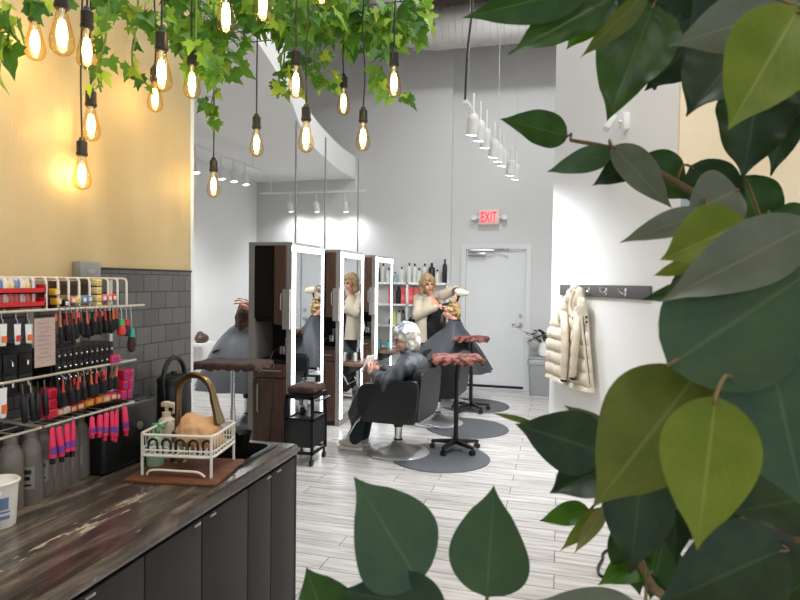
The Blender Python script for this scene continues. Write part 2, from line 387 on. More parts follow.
    def loft(s, rings, close_ring=True, cap=False):
        R = [[s.bm.verts.new(V(p)) for p in r] for r in rings]
        k = len(R[0])
        for a, b in zip(R, R[1:]):
            for i in range(k if close_ring else k-1):
                j = (i+1) % k; s.bm.faces.new((a[i], a[j], b[j], b[i]))
        if cap: s.bm.faces.new(list(reversed(R[0]))); s.bm.faces.new(R[-1])
        return s
    def solid(s, th):
        bmesh.ops.solidify(s.bm, geom=list(s.bm.faces), thickness=th); return s
def rrect(w, h, r, n=5, x0=0, y0=0):
    o = []
    for cx, cy, a in ((w/2-r, h/2-r, 0), (-w/2+r, h/2-r, PI/2), (-w/2+r, -h/2+r, PI), (w/2-r, -h/2+r, 1.5*PI)):
        for i in range(n+1): o.append((x0+cx+r*math.cos(a+i*PI/2/n), y0+cy+r*math.sin(a+i*PI/2/n)))
    return o
def mesh_of(mb, name, m, smooth=True, ang=35):
    bm = mb.bm; bmesh.ops.recalc_face_normals(bm, faces=bm.faces[:])
    me = bpy.data.meshes.new(name); bm.to_mesh(me); bm.free()
    if m: me.materials.append(m)
    if smooth and len(me.polygons):
        me.polygons.foreach_set('use_smooth', [True]*len(me.polygons)); me.set_sharp_from_angle(angle=math.radians(ang))
    return me
ROOTM = {}
def T(name, label, cat, loc=(0, 0, 0), rz=0, group=None):
    o = bpy.data.objects.new(name, None); C.objects.link(o); o.empty_display_size = .1
    o.location = loc; o.rotation_euler = (0, 0, rz); o['label'] = label; o['category'] = cat
    if group: o['group'] = group
    ROOTM[o.name] = Matrix.Translation(V(loc)) @ Matrix.Rotation(rz, 4, 'Z')
    return o
def part(name, mb, m, parent, label=None, w=False, smooth=True, ang=35, root=None):
    me = mb if isinstance(mb, bpy.types.Mesh) else mesh_of(mb, name, m, smooth, ang)
    if w: me.transform(ROOTM[(root or parent).name].inverted())
    o = bpy.data.objects.new(name, me); C.objects.link(o); o.parent = parent
    if label: o['label'] = label
    return o
def one(name, mb, m, label, cat, group=None, smooth=True, ang=35, kind=None):   # a thing that is one mesh, origin moved to its base
    me = mb if isinstance(mb, bpy.types.Mesh) else mesh_of(mb, name, m, smooth, ang)
    xs = [v.co for v in me.vertices]
    c = V(((min(v.x for v in xs)+max(v.x for v in xs))/2, (min(v.y for v in xs)+max(v.y for v in xs))/2, min(v.z for v in xs)))
    me.transform(Matrix.Translation(-c))
    o = bpy.data.objects.new(name, me); C.objects.link(o); o.location = c
    o['label'] = label; o['category'] = cat
    if group: o['group'] = group
    if kind: o['kind'] = kind
    ROOTM[o.name] = Matrix.Translation(c)
    return o
def struct(name, mb, m, parent=None, smooth=False):
    me = mesh_of(mb, name, m, smooth); o = bpy.data.objects.new(name, me); C.objects.link(o)
    if parent: o.parent = parent
    else: o['kind'] = 'structure'
    return o
def dup(root, loc=None, rz=None, label=None, group=None):
    r = root.copy(); C.objects.link(r)
    if loc is not None: r.location = loc
    if rz is not None: r.rotation_euler = (0, 0, rz)
    if label: r['label'] = label
    if group: r['group'] = group
    for ch in list(root.children):
        c = ch.copy(); C.objects.link(c); c.parent = r
        for g in ch.children:
            d = g.copy(); C.objects.link(d); d.parent = c
    ROOTM[r.name] = Matrix.Translation(r.location) @ Matrix.Rotation(r.rotation_euler.z, 4, 'Z')
    return r
def blob(mb, name, m, voxel=.01, smooth=6, disp=None):   # fuse overlapping shapes into one continuous skin
    me = mesh_of(mb, name, m, False)
    o = bpy.data.objects.new('tmp', me); C.objects.link(o)
    r = o.modifiers.new('r', 'REMESH'); r.mode = 'VOXEL'; r.voxel_size = voxel
    if smooth:
        q = o.modifiers.new('s', 'SMOOTH'); q.factor = .5; q.iterations = smooth
    if disp:
        for (size, strength, tt) in disp:
            tx = bpy.data.textures.new('t', tt); tx.noise_scale = size
            dm = o.modifiers.new('d', 'DISPLACE'); dm.texture = tx; dm.strength = strength; dm.mid_level = .5; dm.texture_coords = 'LOCAL'
    dg = bpy.context.evaluated_depsgraph_get()
    ev = o.evaluated_get(dg); nme = bpy.data.meshes.new_from_object(ev); nme.name = name
    bpy.data.objects.remove(o); bpy.data.meshes.remove(me)
    nme.materials.clear(); nme.materials.append(m)
    nme.polygons.foreach_set('use_smooth', [True]*len(nme.polygons))
    return nme
def textmesh(s, size, m, extrude=.002):
    cu = bpy.data.curves.new('txt', 'FONT'); cu.body = s; cu.size = size; cu.extrude = extrude; cu.align_x = 'CENTER'; cu.align_y = 'CENTER'
    o = bpy.data.objects.new('tmp', cu); C.objects.link(o)
    ev = o.evaluated_get(bpy.context.evaluated_depsgraph_get()); me = bpy.data.meshes.new_from_object(ev)
    bpy.data.objects.remove(o); me.materials.clear(); me.materials.append(m)
    return me
ORD = ['first', 'second', 'third', 'fourth', 'fifth', 'sixth', 'seventh', 'eighth', 'ninth', 'tenth', 'eleventh', 'twelfth', 'thirteenth', 'fourteenth', 'fifteenth', 'sixteenth', 'seventeenth', 'eighteenth']
def arc(c, r, a0, a1, ux, uz, n=12):
    c, ux, uz = V(c), V(ux), V(uz)
    return [c + ux*r*math.cos(a0+(a1-a0)*i/n) + uz*r*math.sin(a0+(a1-a0)*i/n) for i in range(n+1)]
BULB_W = 0.85; SKY = 1.3; SPOT = 1.5; EXPO = 0.25
FILL = [(.35, 3.7, 46), (-.6, 6.8, 62), (-.6, 1.2, 44), (1.4, 1.6, 20), (1.6, -1.2, 26), (-.8, -1.4, 26)]  # position and power of the added overhead fill lights
# ================================================================ the setting
WX = -1.77           # face of the left wall
YB = 9.12            # back wall
H = 5.55
struct('floor', MB().b2((-5.2, -3.2, -.1), (3.6, 9.6, 0)), M['floor'])
struct('wall_left', MB().b2((WX-.14, -3.0, 0), (WX, 2.6, H)), M['ochre'])
struct('trim_1', MB().b2((WX-.15, 2.6, 0), (WX+.004, 2.625, H)), M['white'])
t = MB(); t.b2((WX, -.6, .9), (WX+.008, 1.99, 1.5)); t.b2((WX, 1.99, .9), (WX+.008, 2.598, 1.632))
struct('trim_2', t, M['tile'])
struct('trim_3', MB().b2((WX, 1.99, 1.632), (WX+.012, 2.6, 1.641)), M['black_plastic'])
# back wall: the part behind the product shelf stands a little forward of the part with the exit door
struct('wall_back', MB().b2((-4.95, 8.98, 0), (-1.62, 9.2, H)), M['wallback'])
dl, dr, dt = PY(465.5, 300, YB).x, PY(525.5, 300, YB).x, PY(495, 249, YB).z
b = MB(); b.b2((-1.62, YB, 0), (dl-.06, YB+.12, H)); b.b2((dr+.06, YB, 0), (.9, YB+.12, H)); b.b2((dl-.06, YB, dt+.05), (dr+.06, YB+.12, H))
struct('wall_back_2', b, M['wallback'])
fr = MB(); fr.b2((dl-.075, YB-.03, 0), (dl, YB+.1, dt+.07)); fr.b2((dr, YB-.03, 0), (dr+.075, YB+.1, dt+.07)); fr.b2((dl, YB-.03, dt), (dr, YB+.1, dt+.07))
d1 = struct('door_1', MB().b2((dl+.004, YB+.01, .012), (dr-.004, YB+.055, dt-.004)), M['door'])
struct('door_frame', fr, M['door'], d1)
h = MB(); h.cyl((dr-.07, YB+.012, .98), (dr-.07, YB-.02, .98), .03, seg=20); h.tube([(dr-.07, YB-.02, .98), (dr-.07, YB-.055, .98), (dr-.1, YB-.06, .98), (dr-.19, YB-.055, .985)], .011)
struct('door_handle', h, M['chrome'], d1, True)
h = MB(); h.cyl((dr-.07, YB+.012, 1.12), (dr-.07, YB-.012, 1.12), .026, seg=20)
struct('deadbolt', h, M['chrome'], d1, True)
h = MB(); h.box((dl+.17, YB-.025, dt-.075), (.27, .06, .06), bevel=.008); h.box((dl+.26, YB-.075, dt-.02), (.34, .02, .022), rot=(0, 0, .12)); h.box((dl+.5, YB-.045, dt-.008), (.3, .02, .02), rot=(0, 0, -.2))
struct('door_closer', h, M['steel'], d1, True)
struct('door_sweep', MB().b2((dl+.01, YB-.004, .012), (dr-.01, YB+.012, .05)), M['kick'], d1)
for nme, lo, hi in (('baseboard_back', (-4.9, 8.965, 0), (-1.62, 8.98, .09)), ('baseboard_back_2', (-1.62, YB-.014, 0), (dl-.075, YB, .09)), ('baseboard_back_3', (dr+.075, YB-.014, 0), (.9, YB, .09))):
    struct(nme, MB().b2(lo, hi), M['white'])
struct('wall_far_left', MB().b2((-5.0, -3.2, 0), (-4.86, 9.1, H)), M['white'])
struct('wall_near_left', MB().b2((-5.0, -3.2, 0), (WX-.14, -3.05, H)), M['white'])
# angled white wall with the coat rail
A0 = PZ(548, 450, 0); A0.z = 0
adir = V((.39, -.87, 0)).normalized(); anorm = V((-adir.y, adir.x, 0))*-1   # towards the camera / room
if anorm.dot(V((-1, -1, 0))) < 0: anorm = -anorm
AL = 1.96
def aw(s, out, z): return A0 + adir*s + anorm*out + V((0, 0, z))
m = MB(); m.prism([(0, 0), (AL, 0), (AL, H), (0, H)], aw(0, -.075, 0), adir, (0, 0, 1), .15)
struct('wall_right', m, M['white'])
m = MB(); m.prism([(-.006, 0), (AL, 0), (AL, .1), (-.006, .1)], aw(0, .007, 0), adir, (0, 0, 1), .014)
struct('baseboard_right', m, M['white'])
A1 = aw(AL, 0, 0)
struct('wall_right_2', MB().b2((A1.x+.42, A1.y-.02, 0), (3.3, A1.y+.12, H)), M['cream'])
struct('wall_right_3', MB().b2((A1.x-.02, A1.y-.02, 2.28), (A1.x+.42, A1.y+.12, H)), M['cream'])
struct('wall_right_4', MB().b2((.78, A1.y+.12, 0), (.9, 9.2, H)), M['white'])
w1 = MB()
for lo, hi in (((A1.x, A1.y-.01, 0), (A1.x+.05, A1.y+.05, 2.28)), ((A1.x+.37, A1.y-.01, 0), (A1.x+.42, A1.y+.05, 2.28)), ((A1.x+.05, A1.y-.01, 2.2), (A1.x+.37, A1.y+.05, 2.28)), ((A1.x+.05, A1.y-.01, 0), (A1.x+.37, A1.y+.05, .12))): w1.b2(lo, hi)
wf = struct('window_1', w1, M['alu'])
struct('window_pane', MB().b2((A1.x+.05, A1.y+.015, .12), (A1.x+.37, A1.y+.022, 2.2)), M['pane'], wf)
# street side behind the camera: big shop windows
for nme, lo, hi in (('wall_front', (WX-.14, -3.2, 0), (3.3, -3.05, .45)), ('wall_front_2', (WX-.14, -3.2, 3.3), (3.3, -3.05, H)), ('wall_side', (3.2, -3.05, 0), (3.35, A1.y, .45)), ('wall_side_2', (3.2, -3.05, 3.3), (3.35, A1.y, H))):
    struct(nme, MB().b2(lo, hi), M['cream'])
m = MB()
for x in (-1.85, -.2, 1.5, 3.22): m.b2((x-.04, -3.17, .45), (x+.04, -3.08, 3.3))
wf = struct('window_2', m, M['alu']); struct('window_pane', MB().b2((-1.85, -3.13, .45), (3.2, -3.12, 3.3)), M['pane'], wf)
m = MB()
for y in (-3.0, -.6, 1.8, A1.y-.05): m.b2((3.23, y-.04, .45), (3.32, y+.04, 3.3))
wf = struct('window_3', m, M['alu']); struct('window_pane', MB().b2((3.27, -3.0, .45), (3.28, A1.y, 3.3)), M['pane'], wf)
# high ceiling deck, ribbed
m = MB(); m.b2((-5.1, -3.2, H), (3.5, 9.6, H+.1))
struct('ceiling', m, M['deck'])
m = MB()
for i in range(40): m.b2((-5.0, -2.8+i*.3, H-.04), (3.3, -2.8+i*.3+.12, H))
struct('trim_4', m, M['deck'])
m = MB(); m.b2((-1.9, 8.3, H-.4), (.9, 8.42, H-.05)); m.b2((-1.9, 8.25, H-.42), (.9, 8.47, H-.39)); m.b2((-1.9, 8.25, H-.05), (.9, 8.47, H-.02))
struct('trim_5', m, M['deck'])
# dropped ceiling over the left bay, its edge curving away
edge = []
for q in ((-1.77, 2.0), (-1.85, 2.9), (-2.05, 3.9), (-2.3, 4.8), (-2.62, 5.75), (-2.86, 6.6), (-3.02, 7.5), (-3.12, 8.3), (-3.15, 8.98)): edge.append(q)
def cr(pts, n=6):
    o = []
    for i in range(len(pts)-1):
        p0 = pts[max(i-1, 0)]; p1 = pts[i]; p2 = pts[i+1]; p3 = pts[min(i+2, len(pts)-1)]
        for k in range(n):
            t = k/n
            o.append(tuple(.5*(2*p1[j]+(p2[j]-p0[j])*t+(2*p0[j]-5*p1[j]+4*p2[j]-p3[j])*t*t+(3*p1[j]-p0[j]-3*p2[j]+p3[j])*t**3) for j in range(len(p1))))
    o.append(tuple(pts[-1])); return o
ec = cr(edge)
m = MB(); m.prism([(-4.9, 2.0)] + ec + [(-4.9, 8.98)], (0, 0, 3.375), (1, 0, 0), (0, 1, 0), .35)
struct('ceiling_dropped', m, M['white'])

# ================================================================ duct, ceiling and wall fittings
du = T('round_duct', 'large round painted ventilation duct with ribbed seams under the high ceiling', 'duct', (-1.2, 7.9, 4.9))
dc = P(490, 24, 8.0); RD = .27
dcz = dc.z; dcy = dc.y
ex = P(436, 24, 8.0).x
m = MB(); m.cyl((ex, dcy, dcz), (.9, dcy, dcz), RD, seg=36)
for i in range(26): m.lathe([(RD, -.006), (RD+.007, 0), (RD, .006)], (ex+.1+i*.09, dcy, dcz), 36, Matrix.Rotation(PI/2, 3, 'Y'))
part('straight_run', m, M['duct'], du, w=True)
m = MB(); pth = [V((ex-.4*math.sin(a), dcy-.4+.4*math.cos(a), dcz)) for a in [i*PI/2/10 for i in range(11)]]
pth += [V((ex-.4, dcy-.4-.35*i, dcz+.02*i)) for i in range(1, 9)]
m.tube(pth, RD, 36)
part('elbow', m, M['duct'], du, w=True)
for p in (pth[0], pth[5], pth[10]):
    m = MB(); i = pth.index(p); tt = (pth[min(i+1, 18)]-pth[max(i-1, 0)]).normalized()
    m.tube([p-tt*.02, p+tt*.02], RD+.012, 36); part('collar', m, M['duct'], du, w=True)
for x in (-.9, .2):
    m = MB(); m.cyl((x, dcy, dcz+RD), (x, dcy, H), .006, seg=6); part('hanger', m, M['steel'], du, w=True)

def track_head(mb_body, mb_face, p, aim, L=.13, r=.042):
    aim = aim.normalized(); q = aim.to_track_quat('Z', 'Y').to_matrix()
    mb_body.lathe([(r*.55, -.02), (r*.9, 0), (r, .02), (r, L)], p, 16, q)
    mb_face.lathe([(0, 0), (r*.9, 0), (r*.9, .004), (0, .004)], p+aim*(L+.001), 16, q)
LAMPS = []
def track(label, a, b, heads, aim, group, top, energy, stem=.1):
    root = T('track_light', label, 'track light', (V(a)+V(b))/2, 0, group)
    a, b = V(a), V(b); dn = (b-a).normalized(); side = V((-dn.y, dn.x, 0))
    m = MB(); m.prism([(-.018, -.014), (.018, -.014), (.018, .014), (-.018, .014)], (a+b)/2, side, (0, 0, 1), (b-a).length)
    part('rail', m, M['whiteplastic'], root, w=True)
    for z, p in top:
        pass
    for hx in heads:
        p = V(hx); up = p + V((0, 0, stem))
        bd, fc = MB(), MB(); track_head(bd, fc, p, aim)
        bd.tube([up, p+V((0, 0, .03)), p], .009, 8)
        hd = part('spot_head', bd, M['whiteplastic'], root, w=True)
        me = mesh_of(fc, 'lamp_face', M['lamp_face']); me.transform(ROOTM[root.name].inverted())
        o = bpy.data.objects.new('lamp_face', me); C.objects.link(o); o.parent = hd
        LAMPS.append((p+aim.normalized()*.16, aim.normalized(), energy))
    return root
# suspended track over the aisle
ta, tb = P(465, 101, 4.75), P(519, 180, 8.1); zt = 3.0
ta = PZ(465, 101, zt); tb = PZ(517, 178, zt)
hs = []
for (px, py) in ((473, 133), (480, 139), (486, 146), (494, 155.5), (499, 160), (503, 164.5), (511, 174), (516, 178)):
    # the head hangs a hand below the rail
    hs.append(PZ(px, py, zt-.29)+V((0, 0, .12)))
tr = track('white suspended track of eight spot heads hanging over the aisle before the exit door', ta, tb, [(p.x, p.y, p.z) for p in hs], V((-.12, .3, -1)), None, [], 24, stem=.17)
m = MB(); pp = [ta+V((0, 0, .01)), ta+V((.01, .03, .4)), ta+V((.04, .05, .8)), ta+V((.03, .06, 1.4)), ta+V((.05, .06, H-zt))]
m.tube(cr([tuple(p) for p in pp]), .009, 6); part('power_cord', m, M['cord'], tr, w=True)
for k in (.04, .5, .98):
    m = MB(); p = ta.lerp(tb, k); m.cyl(p, (p.x, p.y, H), .0022, seg=5); part('suspension_wire', m, M['steel'], tr, w=True)
for p in hs:
    pass
# left bay tracks
x0 = -3.9
hl = [PX(px, py, x0) for (px, py) in ((195, 161), (221, 168), (233, 171), (245, 174.5))]
a = V((x0, hl[0].y-.5, 3.06)); b = V((x0, hl[-1].y+.4, 3.06))
tr = track('white track with four spot heads under the dropped ceiling by the far left wall', a, b, [tuple(p) for p in hl], V((.12, 0, -1)), None, [], 28, stem=.16)
for k in (.1, .9):
    m = MB(); p = a.lerp(b, k); m.cyl(p, (p.x, p.y, 3.2), .008, seg=6); part('ceiling_stem', m, M['whiteplastic'], tr, w=True)
yb = 8.62
hb = [PY(px, py, yb) for (px, py) in ((290, 203), (316, 203), (345, 203))]
a = V((hb[0].x-.5, yb, hb[0].z+.16)); b = V((hb[-1].x+.35, yb, hb[0].z+.16))
tr = track('white track with three spot heads washing the back wall of the left bay', a, b, [tuple(p) for p in hb], V((0, .35, -1)), None, [], 11, stem=.16)
for k in (.1, .9):
    m = MB(); p = a.lerp(b, k); m.cyl(p, (p.x, p.y, 3.2), .008, seg=6); part('ceiling_stem', m, M['whiteplastic'], tr, w=True)

# exit sign
c = PY(489.5, 217.5, YB)
ex_ = T('exit_sign', 'red lit EXIT sign with two emergency lamp heads above the white door', 'exit sign', (c.x, YB, c.z-.12))
sx = PY(499.5, 217, YB).x - PY(479, 217, YB).x; sz = PY(489, 210, YB).z - PY(489, 225, YB).z
m = MB(); m.box((c.x, YB-.04, c.z), (sx, .08, sz), bevel=.012); part('housing', m, M['exitface'], ex_, w=True)
tm = textmesh('EXIT', sz*.9, M['exitred'], .004)
xs = [v.co.x for v in tm.vertices]; ys = [v.co.y for v in tm.vertices]
tm.transform(Matrix.Translation(V((-(min(xs)+max(xs))/2, -(min(ys)+max(ys))/2, 0))))
tm.transform(Matrix.Diagonal((sx*.76/(max(xs)-min(xs)), sz*.68/(max(ys)-min(ys)), 1, 1)))
tm.transform(Matrix.Translation(V((c.x, YB-.084, c.z))) @ Matrix.Rotation(PI/2, 4, 'X'))
part('exit_letters', tm, None, ex_, w=True)
for s in (-1, 1):
    m = MB(); m.cyl((c.x+s*sx*.5, YB-.05, c.z-.01), (c.x+s*sx*.68, YB-.05, c.z-.01), .02, seg=12); m.box((c.x+s*(sx*.5+.075), YB-.05, c.z-.01), (.075, .06, .085), bevel=.012)
    m.lathe([(0, 0), (.04, .004), (.036, .02), (0, .028)], (c.x+s*(sx*.5+.075), YB-.078, c.z-.01), 14, Matrix.Rotation(PI/2, 3, 'X'))
    part('emergency_lamp', m, M['whiteplastic'], ex_, w=True)
# wall spot on the angled wall
r_ = ray(627, 122)
s_ = (A0-EYE).dot(anorm)/r_.dot(anorm); q = EYE + r_*s_
ws = T('wall_floodlight', 'small white floodlight on a bracket high on the white coat wall', 'floodlight', (q.x, q.y, q.z))
m = MB(); m.box(q+anorm*.01, (.07, .07, .12), rot=Matrix((adir, anorm, V((0, 0, 1)))).transposed(), bevel=.006); m.tube([q+anorm*.02, q+anorm*.07], .012)
part('bracket', m, M['whiteplastic'], ws, w=True)
m = MB(); m.box(q+anorm*.11-adir*.05+V((0, 0, .0)), (.13, .05, .11), rot=Matrix((adir, anorm, V((0, 0, 1)))).transposed() @ Euler((.5, 0, .35)).to_matrix(), bevel=.01)
part('lamp_box', m, M['whiteplastic'], ws, w=True)
# thermostat-like box on the left wall
c = PX(87, 271, WX+.02)
bx = T('wall_box', 'small grey wall box with an oval badge above the product rack', 'wall box', (WX, c.y, c.z-.045))
m = MB(); m.box((WX+.02, c.y, c.z), (.04, .105, .072), bevel=.006); part('housing', m, M['stationgrey'], bx, w=True)
m = MB(); m.lathe([(.017, 0), (.02, .003), (.017, .003)], (WX+.04, c.y, c.z), 24, Matrix.Rotation(PI/2, 3, 'Y'), sq=(.45, 1)); part('badge', m, M['steel'], bx, w=True)

# ================================================================ coat rail, coat, bin, plant
def aw_px(px, py, out=0):
    r = ray(px, py); o = A0 + anorm*out; return EYE + r*((o-EYE).dot(anorm)/r.dot(anorm))
ra = aw_px(562, 284.5); rb = aw_px(562, 295)
s0 = (ra-A0).dot(adir)
rail = T('coat_rail', 'dark grey wall rail with silver double hooks on the white wall', 'coat rail', tuple(aw(s0+.7, 0, rb.z)))
m = MB(); Rw = Matrix((adir, anorm, V((0, 0, 1)))).transposed()
m.box(aw(s0+.72, .011, (ra.z+rb.z)/2), (1.44, .022, ra.z-rb.z), rot=Rw, bevel=.003); part('board', m, M['rail'], rail, w=True)
hk = []
for px in (576.5, 592, 609.5, 629):
    p = aw_px(px, 290); hk.append((p-A0).dot(adir))
hk += [hk[-1]+.27, hk[-1]+.54]
for s in hk:
    if s > s0+1.4: continue
    zc = (ra.z+rb.z)/2; m = MB()
    m.box(aw(s, .025, zc), (.024, .006, .06), rot=Rw, bevel=.002)
    for k in (-1, 1): m.tube([aw(s, .026, zc+.005), aw(s+k*.012, .05, zc-.012), aw(s+k*.02, .068, zc+.004), aw(s+k*.022, .07, zc+.03)], .0055, 8)
    part('hook', m, M['chrome'], rail, w=True)

# the puffer coat hangs by its hood: shaped on the wall frame (s along the wall, out, z)
O_ = .07
ct = aw_px(575, 285, O_).z; cb = aw_px(570, 389, O_).z
coat = T('puffer_coat', 'beige hooded puffer coat hanging from the first hook of the rail', 'coat', tuple(aw(hk[0], .06, cb)))
S = lambda px, py, o=O_: (aw_px(px, py, o)-A0).dot(adir)
def wpt(s, o, z): return aw(s, o, z)
def prof_at(tab, y):
    for (y0, a), (y1, b) in zip(tab, tab[1:]):
        if y <= y1: return a+(b-a)*max(0, (y-y0))/(y1-y0)
    return tab[-1][1]
LT = [(306, 561.5), (314, 556), (326, 552), (345, 549), (370, 547.5), (389, 547.5)]; RT = [(306, 583), (314, 585.5), (330, 588), (350, 590), (370, 592), (389, 594)]
rings = []; N = 72; n = 40
for i in range(N+1):
    yy = 306+(384.5-306)*i/N; z = aw_px(572, yy, O_).z
    lo, hi = S(prof_at(LT, yy), yy), S(prof_at(RT, yy), yy)
    ph = ((i/N)*6.2+.15) % 1; puff = (abs(math.sin(PI*ph))**.5)
    dep = (.075+.05*min(1, i/N*2.5))*(.82+.18*puff)
    rg = []
    for k in range(n):
        a = 2*PI*k/n; c_, s_ = math.cos(a), math.sin(a)
        x = (lo+hi)/2+(hi-lo)/2*(.975+.025*puff)*math.copysign(abs(c_)**.7, c_); o = .014+dep/2+dep/2*math.copysign(abs(s_)**.7, s_)
        if s_ > 0: o += .012*math.sin(x*34+.6)*(1 if i > 6 else i/6)
        rg.append(wpt(x, o, z))
    rings.append(rg)
m = MB(); m.loft(rings, cap=True); part('coat_body', m, M['puffer'], coat, w=True, ang=70)
def sleeve(path, r0, r1, seams):
    m = MB(); pts = [V(q) for q in cr([tuple(p) for p in path], 16)]; n_ = len(pts); rgs = []
    for i, p in enumerate(pts):
        t = i/(n_-1); r = (r0+(r1-r0)*t)*(.93+.09*abs(math.sin(PI*((t*seams) % 1)))**.6)
        rgs.append([p+adir*r*math.cos(a)+anorm*r*.62*math.sin(a)+V((0, 0, 0)) for a in [2*PI*k/18 for k in range(18)]])
    m.loft(rgs, cap=True); return part('sleeve', m, M['puffer'], coat, w=True, ang=70)
def at(px, py, o): return aw_px(px, py, o)
s1 = sleeve([at(563, 309, .11), at(564.5, 325, .15), at(565, 345, .16), at(564, 366, .16), at(563.5, 379, .155)], .05, .044, 5.2)
s2 = sleeve([at(577, 312, .11), at(576.5, 330, .145), at(575, 350, .155), at(573.5, 368, .155), at(573, 377, .15)], .046, .042, 5.2)
for q, sl in ((at(563.5, 380, .155), s1), (at(573, 378, .15), s2)):
    m = MB(); m.loft([[q+V((0, 0, z))+adir*r*math.cos(a)+anorm*r*.6*math.sin(a) for a in [2*PI*k/16 for k in range(16)]] for z, r in ((.02, .043), (-.012, .038))], cap=True); part('cuff', m, M['black_plastic'], sl, w=True, root=coat)
hb_ = MB()
for (px, py, o, a, b_, c_) in ((575, 289, .07, .03, .045, .05), (571, 297, .085, .05, .05, .075), (566, 307, .095, .06, .05, .1), (562, 315, .095, .055, .045, .08), (579.5, 297, .085, .042, .045, .085), (582, 309, .095, .05, .045, .1), (583, 318, .09, .045, .04, .07), (574, 302, .07, .07, .035, .09)):
    hb_.ball(at(px, py, o), (a, b_, c_), rot=Rw, seg=16)
part('hood', blob(hb_, 'hood', M['fleece'], .01, 5, [(.05, .008, 'CLOUDS')]), None, coat, w=True)
m = MB(); m.tube(cr([tuple(at(575, 290, .12)), tuple(at(571.5, 298, .14)), tuple(at(570, 308, .15)), tuple(at(573, 318, .15))]), .014, 10); part('hood_edge', m, M['fleece'], coat, w=True)
m = MB(); m.tube([tuple(at(581, 315, .15)), tuple(at(583, 335, .152)), tuple(at(586, 360, .155)), tuple(at(588.5, 386, .155))], .008, 8); part('zip_placket', m, M['fleece'], coat, w=True)
m = MB(); m.tube([tuple(at(583, 316, .152)), tuple(at(585.5, 340, .154)), tuple(at(590, 385, .156))], .003, 6); part('zip', m, M['black_plastic'], coat, w=True)
m = MB(); m.ball(at(586.5, 317, .13), .012, seg=10); m.ball(at(586.5, 322, .13), .01, seg=10); part('snap_button', m, M['black_plastic'], coat, w=True)

bc = PZ(538, 391, 0); bc = V((bc.x+.05, 8.86, 0))
bn = T('waste_bin', 'grey square waste bin beside the exit door', 'bin', tuple(bc))
m = MB()
m.loft([[V((x*w, y*w, z)) for x, y in rrect(1, 1, .12)] for z, w in ((0, .3), (.02, .31), (.44, .36), (.45, .385), (.5, .385), (.52, .36))], cap=True)
part('bin_body', m, M['bingrey'], bn)
m = MB(); m.box((0, 0, .535), (.37, .37, .03), bevel=.012); part('lid', m, M['bingrey'], bn)
vs = T('vase', 'white ceramic vase standing on the grey waste bin', 'vase', (bc.x+.04, bc.y-.03, .55))
m = MB(); m.lathe([(.05, 0), (.075, .02), (.088, .09), (.075, .17), (.06, .21), (.066, .225), (.055, .222), (.05, .19), (0, .18)], seg=24); part('vase_body', m, M['ceramic'], vs)
pl = T('artificial_plant', 'dark leafy plant arranged in the white vase on the bin', 'plant', (bc.x+.04, bc.y-.03, .73))
m = MB(); sm_ = MB()
for i in range(60):
    a = rnd.uniform(0, 2*PI); rr = rnd.uniform(.03, .2); z = .06+rnd.uniform(0, .12)
    p = V((rr*math.cos(a)*1.15, rr*math.sin(a)*.75, z)); u = V((math.cos(a), math.sin(a), rnd.uniform(-.4, .5))).normalized(); v = u.cross(V((0, 0, 1))).normalized()
    L, W = rnd.uniform(.08, .13), rnd.uniform(.07, .1); q = [p, p+u*L*.4+v*W*.5, p+u*L, p+u*L*.4-v*W*.5]
    m.bm.faces.new([m.bm.verts.new(x) for x in q])
    if i % 4 == 0: sm_.tube([(0, 0, -.1), (p.x*.3, p.y*.3, .02), p], .004, 5)
m.solid(.002); part('foliage', m, M['darkleaf'], pl); part('stem', sm_, M['darkleaf'], pl)
